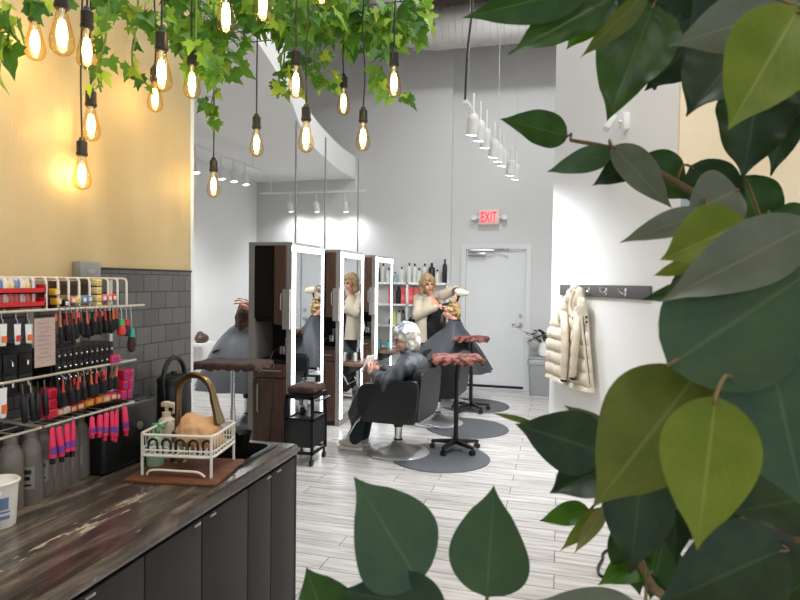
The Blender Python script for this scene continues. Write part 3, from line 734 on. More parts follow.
# ================================================================ styling stations
MXP = -2.32
def wood_handle(x, y, z0, z1):
    m = MB(); m.tube([(x, y, z0), (x, y-.022, z0+.008), (x, y-.022, z1-.008), (x, y, z1)], .006, 8); return m
POLE = [5.61, PX(325, 210, -2.6).y, PX(358, 210, -2.6).y]
def root_pole(root, y1, first):   # slim steadying pole up to the dropped ceiling
    y = min(POLE, key=lambda q: abs(q-y1+.3))
    m = MB(); m.cyl((-2.6, y, 1.93), (-2.6, y, 3.22), .01, seg=10); part('support_pole', m, M['stationgrey'], root, w=True)
    return root
def station(y0, y1, lab, first):
    root = T('styling_station', lab, 'styling station', ((MXP-.21), (y0+y1)/2, 0), 0, 'styling stations in a row')
    xb, xf, Ht = MXP-.42, MXP, 1.94
    g = .03
    m = MB(); m.b2((xb, y0, 0), (xb+.06, y1, Ht)); m.b2((xf-.05, y0+.012, 0), (xf, y1, Ht)); m.b2((xb+.05, y0, Ht-.03), (xf-.05, y1, Ht))
    part('side_panel', m, M['graypanel'], root, w=True)
    m = MB(); m.b2((xb+.05, y0+.36, .02), (xf-.05, y1, Ht-.03)); m.b2((xb+.05, y0+.02, 0), (xf-.05, y0+.36, .06)); m.b2((xb+.05, y0+.03, .84), (xf-.05, y0+.36, .87)); m.b2((xb+.05, y0+.03, 1.22), (xf-.05, y0+.36, 1.245))
    part('carcass', m, M['darkin'], root, w=True)
    m = MB(); m.b2((xb+.05, y0+.015, 1.245), (xb+.07, y0+.36, Ht-.03)); m.b2((xb+.07, y0+.03, 1.58), (xf-.16, y0+.35, 1.6))
    part('shelf', m, M['darkin'], root, w=True)
    m = MB(); m.b2((xf-.16, y0-.012, 1.2), (xf-.05, y0+.02, Ht-.03)); dd = part('upper_door', m, M['brown'], root, w=True)
    part('door_handle', wood_handle(xf-.085, y0-.012, 1.33, 1.48), M['steel'], dd, w=True, root=root)
    m = MB(); m.b2((xb+.06, y0-.002, 1.25), (xf-.165, y0+.008, Ht-.04)); part('tinted_door', m, mat_tint, root, w=True)
    m = MB(); m.b2((xb+.055, y0-.01, .72), (xf-.055, y0+.014, .84)); dd = part('drawer', m, M['brown'], root, w=True)
    h_ = MB(); h_.tube([(xb+.09, y0-.01, .785), (xb+.092, y0-.032, .785), (xf-.092, y0-.032, .785), (xf-.09, y0-.01, .785)], .006, 8)
    part('drawer_pull', h_, M['steel'], dd, w=True, root=root)
    m = MB(); m.b2((xb+.055, y0-.01, .06), (xf-.055, y0+.014, .71)); dd = part('lower_door', m, M['brown'], root, w=True)
    part('door_handle', wood_handle(xb+.11, y0-.01, .4, .66), M['steel'], dd, w=True, root=root)
    # outlet and holster in the niche
    m = MB(); m.b2((xf-.2, y0+.3, .93), (xf-.12, y0+.36, 1.05)); part('outlet', m, M['whiteplastic'], root, w=True)
    m = MB(); m.lathe([(.03, 0), (.045, .02), (.045, .09), (.04, .09), (.038, .02)], (xf-.14, y0+.16, .9), 16); part('tool_holster', m, M['chrome'], root, w=True)
    m = MB(); m.tube(cr([(xf-.17, y0+.1, .97), (xf-.2, y0+.02, .9), (xf-.15, y0-.03, .6), (xf-.17, y0-.04, .3), (xf-.2, y0-.02, .03)]), .006, 6); part('power_cord', m, M['cord'], root, w=True)
    # lit mirror on the aisle face
    fw = .038
    mi = MB(); mi.b2((xf, y0+.02+fw, .12), (xf+.012, y1-.02-fw, 1.86)); mm = part('mirror', mi, M['mirror'], root, w=True)
    m = MB(); m.b2((xf, y0+.02, .08), (xf+.018, y0+.02+fw, 1.91)); m.b2((xf, y1-.02-fw, .08), (xf+.018, y1-.02, 1.91)); m.b2((xf, y0+.02, 1.86), (xf+.018, y1-.02, 1.91)); 
    part('led_frame', m, M['led'], mm, w=True, root=root)
    # grey side cabinet with slot, beside the mirror
    m = MB(); m.b2((xf-.075, y0-.02, 1.16), (xf-.006, y0+.011, 1.52)); part('appliance_panel', m, M['graypanel'], root, w=True)
    # ledge
    if first: return root_pole(root, y1, first)
    m = MB(); m.box((xf+.13, (y0+y1)/2, .665), (.25, .5, .035), bevel=.012); part('ledge', m, M['brownlite'], root, w=True)
    for k in (-.15, .15):
        m = MB(); m.prism([(0, 0), (.2, 0), (0, -.12)], (xf+.002, (y0+y1)/2+k, .648), (1, 0, 0), (0, 0, 1), .018); part('bracket', m, M['black_metal'], root, w=True)
    return root_pole(root, y1, first)
mat_tint = mat('smoked_door', (20, 17, 16), .12)
ST = []
for k, (pa, pb, lab) in enumerate(((292, 322, 'nearest brown styling station with lit mirror behind the black trolley'), (340.5, 362, 'middle brown styling station whose lit mirror reflects the stylist'), (375.5, 391, 'farthest brown styling station with lit mirror beside the white product shelf'))):
    y0 = PX(pa, 300, MXP).y-.02; y1 = PX(pb, 300, MXP).y+.02
    ST.append((y0, y1)); station(y0, y1, lab, k == 0)
# white hanger tube on the middle one
y0 = ST[2][0]
hz = T('hair_dryer', 'white hair dryer hung by its looped cord on the farthest station', 'hair dryer', (MXP+.03, y0-.1, 1.25))
m = MB(); m.tube([(MXP-.2, y0-.02, 1.3), (MXP-.2, y0-.11, 1.3)], .03, 12); m.cyl((MXP-.2, y0-.11, 1.3), (MXP-.2, y0-.16, 1.3), .03, .022, 12); part('barrel', m, M['whiteplastic'], hz, w=True)
m = MB(); m.tube(cr([(MXP-.2, y0-.06, 1.3), (MXP-.14, y0-.1, 1.15), (MXP-.12, y0-.08, .98), (MXP-.2, y0-.06, .92), (MXP-.3, y0-.04, 1.0)]), .009, 6); part('cord', m, M['whiteplastic'], hz, w=True)

# black trolley by the nearest mirror
tc_ = PZ(306, 458, 0)
ty = V((MXP+.2, ST[0][0]+.33, 0)); ty = V((-2.15, 4.9, 0))
tl = T('salon_trolley', 'black mesh-sided salon trolley on casters below the nearest lit mirror', 'trolley', tuple(ty))
w, d = .26, .32; zt0, zt1 = .1, .6
m = MB()
for sx_ in (-1, 1):
    for sy in (-1, 1): m.box((sx_*(w/2-.012), sy*(d/2-.012), (zt0+zt1)/2), (.024, .024, zt1-zt0))
for z in (zt0+.01, zt1-.012, .4):
    m.b2((-w/2, -d/2, z-.012), (w/2, -d/2+.02, z+.012)); m.b2((-w/2, d/2-.02, z-.012), (w/2, d/2, z+.012)); m.b2((-w/2, -d/2, z-.012), (-w/2+.02, d/2, z+.012)); m.b2((w/2-.02, -d/2, z-.012), (w/2, d/2, z+.012))
part('frame', m, M['black_metal'], tl)
m = MB(); m.b2((-w/2+.02, -d/2+.008, .16), (w/2-.02, -d/2+.014, .39)); m.b2((-w/2+.008, -d/2+.02, .16), (-w/2+.014, d/2-.02, .39)); m.b2((w/2-.014, -d/2+.02, .16), (w/2-.008, d/2-.02, .39)); part('mesh_side', m, mat('mesh_black', (30, 30, 31), .6, bump=.6, bscale=400), tl)
for lo, hi in (((-w/2, -d/2, zt1-.004), (w/2, d/2, zt1+.012)), ((-w/2+.02, -d/2+.02, .155), (w/2-.02, d/2-.02, .165)), ((-w/2+.02, -d/2+.02, .395), (w/2-.02, d/2-.02, .4))):
    m = MB(); m.b2(lo, hi); part('shelf', m, M['black_metal'], tl)
for sx_ in (-1, 1):
    for sy in (-1, 1):
        m = MB(); x, y = sx_*(w/2-.02), sy*(d/2-.02); m.cyl((x, y, .1), (x, y, .055), .01, seg=8); m.cyl((x-.011, y, .028), (x+.011, y, .028), .028, seg=16); part('caster', m, M['black_plastic'], tl)
m = MB(); m.tube([(w/2, -.1, .56), (w/2+.045, -.1, .57), (w/2+.045, .1, .57), (w/2, .1, .56)], .008, 8); part('side_handle', m, M['chrome'], tl)
m = MB(); m.box((0, 0, 0), (.25, .3, .07), bevel=.025, seg=4)
tw = blob(m, 'folded_towel', M['towelbrown'], .012, 4, [(.06, .012, 'CLOUDS')])
o = one('folded_towel', tw, None, 'folded brown towel lying on top of the black trolley', 'towel'); o.location = (ty.x, ty.y, zt1+.012)
def bottle(name, label, cat, p, r, h_, mb_, mc, neck=.35, capr=.4, group=None, caph=.14, lab=None):
    root = T(name, label, cat, tuple(p), 0, group)
    m = MB(); m.lathe([(r*.9, 0), (r, h_*.02), (r, h_*.66), (r*.9, h_*.74), (r*neck, h_*.82), (r*neck, h_*.87)], seg=16); part('body', m, mb_, root)
    m = MB(); m.lathe([(r*capr, h_*.85), (r*capr, h_*(.85+caph)), (r*capr*.8, h_*(.87+caph))], seg=12); part('cap', m, mc, root)
    if lab:
        m = MB(); m.lathe([(r*1.012, h_*.14), (r*1.012, h_*.58)], seg=16); part('wrap_label', m, lab, root)
    return root
bottle('styling_bottle', 'white bottle with black band standing on the brown towel of the trolley', 'bottle', (ty.x+.08, ty.y+.06, zt1+.082), .027, .14, M['whiteplastic'], M['whiteplastic'], lab=M['black_plastic'])
for k, (x, y, z, r, h_) in enumerate(((0.03, 0, .4, .03, .1), (-.06, .04, .4, .025, .08))):
    bottle('jar', ('white jar on the middle shelf of the black trolley', 'small black jar on the middle shelf of the black trolley')[k], 'jar', (ty.x+x, ty.y+y, z), r, h_, (M['whiteplastic'], M['black_plastic'])[k], M['steel'], neck=.9, capr=.95)
# small products on the middle and far ledges
for i, (k, dy, mm, lab) in enumerate(((1, .08, 'black_plastic', 'small black bottle on the ledge of the middle station'), (1, -.06, 'palebottle', 'pale bottle on the ledge of the middle station'), (2, 0, 'teal', 'teal bottle on the ledge of the farthest station'))):
    yy = (ST[k][0]+ST[k][1])/2+dy
    bottle('styling_bottle', lab, 'bottle', (MXP+.07, yy, .684), .022, .12, M[mm], M['black_plastic'])

# ================================================================ salon chairs
def make_chair(label, loc, rz, lift=0):
    lift += .045
    root = T('salon_chair', label, 'salon chair', loc, rz, 'black hydraulic salon chairs')
    m = MB(); m.lathe([(.29, 0), (.295, .008), (.28, .02), (.2, .034), (.12, .055), (.07, .085), (.05, .11)], seg=40); part('base', m, M['basechrome'], root)
    m = MB(); m.cyl((0, 0, .09), (0, 0, .3+lift), .036, seg=20); cp = part('hydraulic_pole', m, M['chrome'], root)
    m = MB(); m.lathe([(.045, .2+lift), (.047, .3+lift), (.05, .34+lift)], seg=20); m.lathe([(.042, .12), (.042, .135)], seg=20); part('pole_sleeve', m, M['black_plastic'], cp)
    m = MB(); m.tube([(-.02, -.03, .25+lift), (-.12, -.13, .22+lift), (-.22, -.2, .19+lift), (-.28, -.24, .17+lift)], .009, 8); m.cyl((-.26, -.228, .177+lift), (-.31, -.26, .165+lift), .015, seg=10); part('pump_lever', m, M['chrome'], root)
    m = MB(); m.box((0, 0, .33+lift), (.5, .5, .05), bevel=.015); m.box((0, 0, .36+lift), (.5, .49, .11), bevel=.04, seg=4); part('seat', m, M['vinyl'], root)
    # backrest
    m = MB(); m.prism(rrect(.56, .46, .06, 6), (-.265, 0, .54+lift), V((0, 1, 0)), V((-.1, 0, 1)).normalized(), .085)
    bmesh.ops.bevel(m.bm, geom=[e for e in m.bm.edges], offset=.012, segments=2, affect='EDGES'); part('backrest', m, M['vinyl'], root, ang=50)
    # arms: broad tapered side panels with rounded corners
    prof = cr([(-.26, .3), (.17, .29), (.235, .31), (.265, .38), (.275, .53), (.245, .615), (.17, .635), (0, .645), (-.22, .68), (-.29, .68), (-.305, .6), (-.285, .4), (-.26, .3)], 4)[:-1]
    for s in (-1, 1):
        m = MB(); m.prism([(x, z+lift) for x, z in prof], (0, s*.285, 0), (1, 0, 0), (0, 0, 1), .07)
        fs = [f for f in m.bm.faces if len(f.verts) > 8]; es = list({e for f in fs for e in f.edges})
        bmesh.ops.bevel(m.bm, geom=es, offset=.018, segments=3, profile=.5, affect='EDGES'); part('armrest', m, M['vinyl'], root, ang=50)
    m = MB(); m.tube([(.24, -.17, .34+lift), (.36, -.17, .24+lift), (.44, -.17, .1+lift), (.44, .17, .1+lift), (.36, .17, .24+lift), (.24, .17, .34+lift)], .013, 10); m.tube([(.41, -.17, .15+lift), (.41, .17, .15+lift)], .011, 8); part('footrest', m, M['chrome'], root)
    return root
CH1 = PZ(398, 452.5, 0); CH2 = PZ(437, 423, 0); CH3 = V((-1.43, 7.78, 0))
F1 = PI-.12
make_chair('nearest black salon chair holding the white-haired woman with hair foils', (CH1.x, CH1.y, .004), F1)
make_chair('empty black salon chair second from the camera in the aisle row', (CH2.x, CH2.y, .004), PI-.05)
make_chair('farthest black salon chair in the aisle, under the blond client in a cape', (CH3.x, CH3.y, .004), PI, .06)
CH4 = V((-3.32, 5.95, 0))
make_chair('black salon chair in the left bay under the brown-haired client', (CH4.x, CH4.y, 0), 1.75, .05)
for px, py, lab in ((440, 457.5, 'round grey rubber mat under the nearest salon chair and towel table'), (467, 428, 'round grey rubber mat beside the empty salon chair'), (474, 405.5, 'round grey rubber mat farthest away before the exit door')):
    c = PZ(px, py, 0); m = MB(); m.lathe([(.44, 0), (.455, .002), (.45, .008), (.44, .009)], (c.x, c.y, 0), 56)
    one('floor_mat', m, M['mat'], lab, 'floor mat', 'round anti-fatigue mats')

# ================================================================ towel tables
def draped(w, d, seed, over, lift=0):
    r = random.Random(seed); n = 28; k = 18
    m = MB(); hw, hd = w/2+over, d/2+over; vs = []
    for j in range(k+1):
        row = []
        for i in range(n+1):
            x = -hw+2*hw*i/n; y = -hd+2*hd*j/k
            ox = max(0, abs(x)-w/2); oy = max(0, abs(y)-d/2)
            dr_ = max(ox, oy)
            xx = max(-w/2-.012, min(w/2+.012, x)) if ox else x; yy = max(-d/2-.012, min(d/2+.012, y)) if oy else y
            rag = max(.4, .8+.3*math.sin(x*30+seed)*math.cos(y*34+seed*2)+.12*math.sin(x*80+y*60)+r.uniform(-.08, .08))
            z = .012+.004*math.sin(x*40+seed)*math.sin(y*33)-dr_*rag
            xx += (1 if x > 0 else -1)*min(ox, .03)*.35; yy += (1 if y > 0 else -1)*min(oy, .03)*.35
            row.append(m.bm.verts.new((xx+.004*math.sin(z*90+y*20), yy+.006*math.sin(x*60), z+lift)))
        vs.append(row)
    for j in range(k):
        for i in range(n): m.bm.faces.new((vs[j][i], vs[j][i+1], vs[j+1][i+1], vs[j+1][i]))
    bmesh.ops.recalc_face_normals(m.bm, faces=m.bm.faces[:]); bmesh.ops.solidify(m.bm, geom=m.bm.faces[:], thickness=.007)
    return m
def towel_table(c, zt_, w, d, rz, lab, tlab, tm, seed, pole='black_metal'):
    root = T('tray_table', lab, 'tray table', (c.x, c.y, .009), rz, 'pedestal tray tables on casters')
    zt_ -= .009
    m = MB(); m.box((0, 0, zt_-.02), (w, d, .025), bevel=.006); part('tray_top', m, M['black_plastic'], root)
    m = MB(); m.cyl((0, 0, .07), (0, 0, zt_-.03), .018, seg=16); m.cyl((0, 0, .07), (0, 0, .12), .03, seg=16); m.cyl((0, 0, .07), (0, 0, zt_*.55), .023, seg=16); m.b2((-.05, -.05, zt_-.045), (.05, .05, zt_-.03)); part('pole', m, M[pole], root)
    for i in range(5):
        a = i*2*PI/5+.35; cx, cy = math.cos(a), math.sin(a)
        m = MB(); m.loft([[V((cx*r, cy*r, z))+V((-cy*s*w_, cx*s*w_, q*h_)) for s, q in ((-1, -1), (1, -1), (1, 1), (-1, 1))] for r, z, w_, h_ in ((.0, .085, .025, .02), (.12, .078, .02, .016), (.235, .07, .015, .012))], cap=True)
        lg = part('base_arm', m, M['black_plastic'], root)
        m = MB(); x, y = cx*.225, cy*.225; m.cyl((x, y, .07), (x, y, .045), .008, seg=8)
        for s in (-1, 1): m.cyl((x-cy*s*.006, y+cx*s*.006, .026), (x-cy*s*.02, y+cx*s*.02, .026), .026, seg=16)
        part('caster', m, M['black_plastic'], lg)
    t = mesh_of(draped(w, d, seed, .07), 'towel', M[tm], ang=70)
    o = bpy.data.objects.new('towel', t); C.objects.link(o); o.location = (c.x, c.y, zt_+.009-.008); o.rotation_euler = (0, 0, rz); o['label'] = tlab; o['category'] = 'towel'; o['group'] = 'towels draped on tray tables'
    return root
c = PZ(455.5, 451, 0); towel_table(c, .9, .42, .34, .25, 'nearest black pedestal tray table on casters beside the seated foil client', 'rust-red towel draped over the nearest tray table', 'towel', 3)
c = PZ(470.5, 411, 0); towel_table(c, .93, .36, .32, .05, 'black pedestal tray table on casters beside the caped blond client', 'rust-red towel draped over the tray table by the blond client', 'towel', 8)
c = PX(233, 361, -2.66); cz = c.z; towel_table(V((c.x, c.y, 0)), cz, .52, .36, .1, 'pedestal tray table in front of the nearest station end', 'dark brown towel draped over the tray table at the left opening', 'towelbrown', 5, 'chrome')

# ================================================================ product shelf on the back wall
ys = 8.98
zs_ = [PY(415, y, ys-.1).z for y in (282.5, 304, 325, 346.5)]
zs_.append(.3)
xl, xr = PY(372, 300, ys-.1).x, PY(449, 300, ys-.1).x
ps = T('product_shelf', 'white cubby shelf of hair products on the back wall behind the stylist', 'shelf', ((xl+xr)/2, ys, 0))
for z in zs_:
    m = MB(); m.b2((xl, ys-.22, z-.03), (xr, ys, z)); part('shelf_board', m, M['shelfwhite'], ps, w=True)
m = MB()
xd = PY(407, 300, ys-.2).x
for x in (xl+.01, xd, xr-.01): m.b2((x-.014, ys-.22, 0.0), (x+.014, ys, zs_[0]-.002))
part('divider', m, M['shelfwhite'], ps, w=True)
g = 'products on the white back shelf'
tops = [(381, 'black_plastic', .3), (386.5, 'palebottle', .3), (395, 'tealbot', .16), (401.5, 'palebottle', .24), (409, 'palebottle', .3), (414.5, 'palebottle', .29), (419, 'palebottle', .22), (424.5, 'palebottle', .29), (431.5, 'black_plastic', .3), (437, 'palebottle', .2), (444.5, 'black_plastic', .36)]
for i, (px, mm, h_) in enumerate(tops):
    x = PY(px, 290, ys-.12).x
    kind = {'black_plastic': 'black', 'palebottle': 'pale', 'tealbot': 'small teal', 'lime': 'lime'}[mm]
    bottle('styling_bottle', f'{kind} hair product bottle, {ORD[i]} from the left atop the white shelf', 'bottle', (x, ys-.12, zs_[0]), .036 if px != 431.5 else .05, h_, M[mm], M['black_plastic'] if mm != 'lime' else M['whiteplastic'], group=g, caph=.12)
sec = [(379, 'black_plastic'), (387.5, 'pinkbox'), (398.5, 'black_plastic'), (404, 'pinkbox'), (411.5, 'pinkbox'), (415.5, 'pinkbox')]
k = 0
for i, (px, mm) in enumerate(sec):
    x = PY(px, 300, ys-.12).x
    if mm == 'pinkbox':
        m = MB(); m.box((0, 0, .125), (.085, .07, .25), bevel=.006); m2 = MB(); m2.b2((-.03, -.037, .06), (.03, -.034, .13))
        rt = T('product_box', f'coral red product box, {ORD[k]} from the left on the second shelf', 'box', (x, ys-.12, zs_[1]), 0, g); k += 1
        part('carton', m, M['pinkbox'], rt); part('front_label', m2, M['salmon'], rt)
    else: bottle('styling_bottle', ('black bottle left of the first coral box on the second shelf', 'black pump bottle between coral boxes on the second shelf')[i > 0], 'bottle', (x, ys-.12, zs_[1]), .04, .26, M[mm], M[mm], group=g)
for i, (px, mm, h_, lab) in enumerate(((382, 'palebottle', .2, 'pale bottle at the left end of the third shelf'), (394, 'lime', .24, 'lime green bottle on the third shelf'), (399.5, 'palebottle', .22, 'grey-green bottle beside the lime one on the third shelf'), (403, 'greybottle', .22, 'grey bottle against the shelf divider on the third shelf'), (411, 'black_plastic', .12, 'black jar right of the divider on the third shelf'), (415, 'black_plastic', .12, 'second black jar right of the divider on the third shelf'))):
    bottle('styling_bottle', lab, 'bottle', (PY(px, 320, ys-.12).x, ys-.12, zs_[2]), .042, h_, M[mm], M['black_plastic'] if mm != 'lime' else M['lime'], group=g)
for i, px in enumerate((381, 387, 394)):
    bottle('styling_bottle', ('teal', 'second teal', 'third teal')[i]+' bottle with black cap on the fourth shelf', 'bottle', (PY(px, 340, ys-.12).x, ys-.12, zs_[3]), .042, .15, M['tealbot'], M['black_plastic'], group=g)

# ================================================================ left bay shelf
p = PX(195, 342, -4.86)
m = MB(); m.b2((-4.86, p.y-.25, p.z-.03), (-4.62, p.y+.15, p.z)); one('wall_shelf', m, M['shelfwhite'], 'small white shelf on the far left wall behind the caped client', 'shelf')
m = MB(); m.ball((-4.74, p.y-.02, p.z+.055), (.08, .13, .07)); m.ball((-4.74, p.y-.06, p.z+.1), (.05, .06, .06)); me = blob(m, 'bag', M['brown'], .012, 4)
one('bag', me, None, 'small dark brown bag on the far left wall shelf', 'bag')
# ================================================================ counter, cabinets, sink
CX = -1.112; CT = .87; CB = .828
cend = 2.45
cy_ = [ -.6, -.3, 0.0, .3, .62, .93, 1.22, 1.49, 1.77, 2.08, 2.27, 2.455]
cy_ = cy_[:5] + [.93] + [PX(px, 560, CX+.012).y for px in (82, 154, 210, 255, 277.5)] + [2.455]
fx = CX+.012-.03
units = [(1, 3), (3, 5), (5, 7), (7, 9), (9, 11)]
units = [(0, 1, 'charcoal base cabinet nearest the camera under the dark counter'), (1, 3, 'charcoal base cabinet second from the camera under the counter'), (3, 5, 'charcoal base cabinet just left of the frame edge under the counter'), (5, 7, 'two-door charcoal base cabinet below the white tubs'), (7, 9, 'two-door charcoal base cabinet in the middle of the counter front'), (9, 11, 'narrow two-door charcoal base cabinet under the sink at the counter end')]
for a, b_, lab in units:
    y0, y1 = cy_[a], cy_[b_]
    rt = T('base_cabinet', lab, 'cabinet', ((WX+CX)/2, (y0+y1)/2, 0), 0, 'base cabinets under the counter')
    m = MB(); m.b2((WX+.01, y0+.001, .1), (fx-.02, y1-.001, CB-.25 if y1 > 2.1 else CB-.002)); m.b2((fx-.06, y0+.001, .1), (fx-.02, y1-.001, CB-.002)); part('body', m, M['cabinet'], rt, w=True)
    m = MB(); m.b2((WX+.02, y0+.001, 0), (fx-.08, y1-.001, .1)); part('toe_kick', m, M['kick'], rt, w=True)
    for i in range(a, b_):
        m = MB(); m.box((fx-.009, (cy_[i]+cy_[i+1])/2, (.11+CB-.02)/2), (.018, cy_[i+1]-cy_[i]-.006, CB-.02-.11), bevel=.002)
        dd = part('door', m, M['cabinet'], rt, w=True)
        hy = cy_[i]+.045 if (i-a) % 2 or b_-a == 1 else cy_[i+1]-.045
        m = MB(); m.box((fx+.004, hy, CB-.022), (.02, .034, .004), bevel=.001); m.box((fx+.013, hy, CB-.024), (.003, .034, .007), bevel=.001)
        part('edge_pull', m, M['steel'], dd, 'silver edge pull', w=True, root=rt)
m = MB(); m.b2((WX+.01, 2.457, 0), (fx, 2.47, CB-.001)); one('end_panel', m, M['cabinet'], 'charcoal end panel closing the far end of the counter', 'panel')
sx0, sx1, sy0, sy1 = WX+.17, CX-.1, 2.04, 2.39
ct_ = MB()
fp = [(CX-.02, CT), (CX-.008, CT-.004), (CX, CT-.016), (CX, CB+.012), (CX-.006, CB)]
prof = [(WX+.009, CB), (WX+.009, CT)] + fp
def cseg(y0, y1, pr):
    ct_.prism([(x, z) for x, z in pr], (0, (y0+y1)/2, 0), (1, 0, 0), (0, 0, 1), y1-y0)
cseg(-.6, sy0, prof)
cseg(sy1, cend, prof)
cseg(sy0, sy1, [(sx1, CB), (sx1, CT)] + fp)
cseg(sy0, sy1, [(WX+.009, CB), (WX+.009, CT), (sx0, CT), (sx0, CB)])
one('countertop', ct_, M['counter'], 'dark marbled laminate countertop with pale vein along the left wall', 'countertop', smooth=False)
sk = T('sink', 'black composite sink basin set in the far end of the counter', 'sink', ((sx0+sx1)/2, (sy0+sy1)/2, .7))
m = MB()
R_ = [[V((x, y, z)) for x, y in rrect(sx1-sx0+ex_, sy1-sy0+ex_, .04, 5, (sx0+sx1)/2, (sy0+sy1)/2)] for ex_, z in ((.05, CT+.001), (.05, CT+.008), (.03, CT+.01), (-.004, CT+.006), (-.012, CT-.01), (-.03, .73), (-.12, .705), (-.3, .70))]
m.loft(R_); m.bm.faces.new([m.bm.verts.new(p) for p in R_[-1]])
bmesh.ops.remove_doubles(m.bm, verts=m.bm.verts[:], dist=.0005)
part('basin', m, M['sinkblack'], sk, w=True, ang=50)
m = MB(); m.lathe([(.0, .704), (.03, .704), (.034, .707)], ((sx0+sx1)/2, (sy0+sy1)/2, 0), 24); part('drain', m, M['steel'], sk, w=True)
# faucet
fb = PZ(178.5, 446, CT+.0); fb = PX(178, 443, -1.62); fb = V((sx0-.045, 2.13, CT))
fp0 = PZ(178, 440, CT)
ft = P(195, 374, 2.35); fe = P(213, 418, 2.3)
base = P(178, 440, 2.36)
fc = T('faucet', 'antique brass gooseneck pull-down kitchen faucet rising behind the dish rack', 'faucet', (base.x, base.y, CT+.008))
m = MB(); m.lathe([(.034, 0), (.034, .008), (.026, .016), (.025, .12), (.021, .13)], (base.x, base.y, CT+.002), 24); part('faucet_body', m, M['brass'], fc, w=True)
dirv = (fe-base); dirv.z = 0; span = dirv.length; dirv.normalize(); R1 = span/2
zt1_ = ft.z-R1
m = MB(); pth = [V((base.x, base.y, CT+.11)), V((base.x, base.y, zt1_))] + [V((base.x, base.y, zt1_))+dirv*(R1-R1*math.cos(a))+V((0, 0, R1*math.sin(a))) for a in [PI*i/16*.94 for i in range(1, 17)]]
m.tube(pth, .0125, 16); part('gooseneck', m, M['brass'], fc, w=True)
end = pth[-1]; tdir = (pth[-1]-pth[-2]).normalized()
m = MB(); q = tdir.to_track_quat('Z', 'Y').to_matrix(); m.lathe([(.0125, 0), (.016, .02), (.016, .06), (.021, .1), (.021, .115), (.017, .118)], end, 20, q); part('spray_head', m, M['brass'], fc, w=True)
m = MB(); m.cyl((base.x, base.y, CT+.09), (base.x+.045, base.y-.02, CT+.09), .014, seg=14); m.tube([(base.x+.042, base.y-.02, CT+.09), (base.x+.055, base.y-.022, CT+.13), (base.x+.06, base.y-.022, CT+.2)], .008, 10); part('lever', m, M['brass'], fc, w=True)

# brown mat under the rack, the rack and what it holds
rk0 = PZ(139, 479, CT); rk1 = rk0+V((.271, .048, 0)); rk2 = PZ(246.5, 462, CT); 
ux = (rk1-rk0); ux.z = 0; W_ = ux.length; ux.normalize()
uy = V((-ux.y, ux.x, 0)); D_ = .24
def rp(x, y, z): return rk0 + ux*x + uy*y + V((0, 0, z-rk0.z+CT))
m = MB(); Rr = Matrix((ux, uy, V((0, 0, 1)))).transposed()
m.box(rp(W_/2, .1, .006), (W_+.07, .3, .012), rot=Rr, bevel=.004)
one('drying_mat', m, M['boardwood'], 'brown drying mat under the white wire dish rack', 'mat')
def rp(x, y, z): return V((rk0.x, rk0.y, CT+.013)) + ux*x + uy*y + V((0, 0, z))
dr_ = T('dish_rack', 'white wire dish rack on the brown mat beside the faucet', 'dish rack', tuple(rp(W_/2, D_/2, 0)))
m = MB(); r = .0055
zl, zh = .075, .15
def loopz(z, rr=r): m.tube([rp(x, y, z) for x, y in rrect(W_, D_, .03, 4, W_/2, D_/2)], rr, 8, closed=True)
loopz(zl); loopz(zh); loopz(zl+.02, .003)
for x, y in ((0, 0), (W_, 0), (0, D_), (W_, D_)):
    cx = .008 if x == 0 else W_-.008; cy2 = .008 if y == 0 else D_-.008
    m.tube([rp(cx, cy2, 0), rp(cx, cy2, zh)], r, 8)
m.tube(cr([tuple(rp(.03, 0, 0.004)), tuple(rp(.05, 0, .022)), tuple(rp(W_*.55, 0, .022)), tuple(rp(W_*.8, 0, .02)), tuple(rp(W_*.9, 0, .004))], 4), r*.8, 8)
part('frame', m, M['wire'], dr_, w=True)
m = MB()
for i in range(12): x = .02+(W_-.04)*i/11; m.tube([rp(x, 0, zh-.04), rp(x, 0, zl), rp(x, D_, zl), rp(x, D_, zh)], .0022, 6)
for i in range(8): y = .02+(D_-.04)*i/7; m.tube([rp(0, y, zh), rp(0, y, zl), rp(W_, y, zl), rp(W_, y, zh)], .0022, 6)
part('basket_wire', m, M['wire'], dr_, w=True)
m = MB()
for i in range(5):
    x = .035+(W_-.07)*i/4; m.tube(arc(rp(x, .035, zl+.035), .016, 0, PI, ux, (0, 0, 1), 8)[::-1] + [rp(x+.016, .035, zl)], .005, 8); m.tube([rp(x-.016, .035, zl), rp(x-.016, .035, zl+.035)], .005, 8)
part('plate_loop', m, M['black_plastic'], dr_, w=True)
m = MB()
for (x, y, z, a, b_, c_) in ((.16, .15, .12, .1, .085, .05), (.14, .14, .155, .06, .07, .04), (.2, .15, .13, .06, .08, .05), (.11, .16, .13, .05, .06, .05), (.22, .14, .11, .05, .07, .035)):
    m.ball(rp(x, y, z), (a*.85, b_, c_), rot=Rr @ Euler((.2, .25, .3)).to_matrix())
me = blob(m, 'crumpled_cloth', M['tan'], .008, 4, [(.05, .03, 'CLOUDS'), (.02, .01, 'CLOUDS')])
one('crumpled_cloth', me, None, 'crumpled tan cloth heaped in the dish rack', 'cloth')
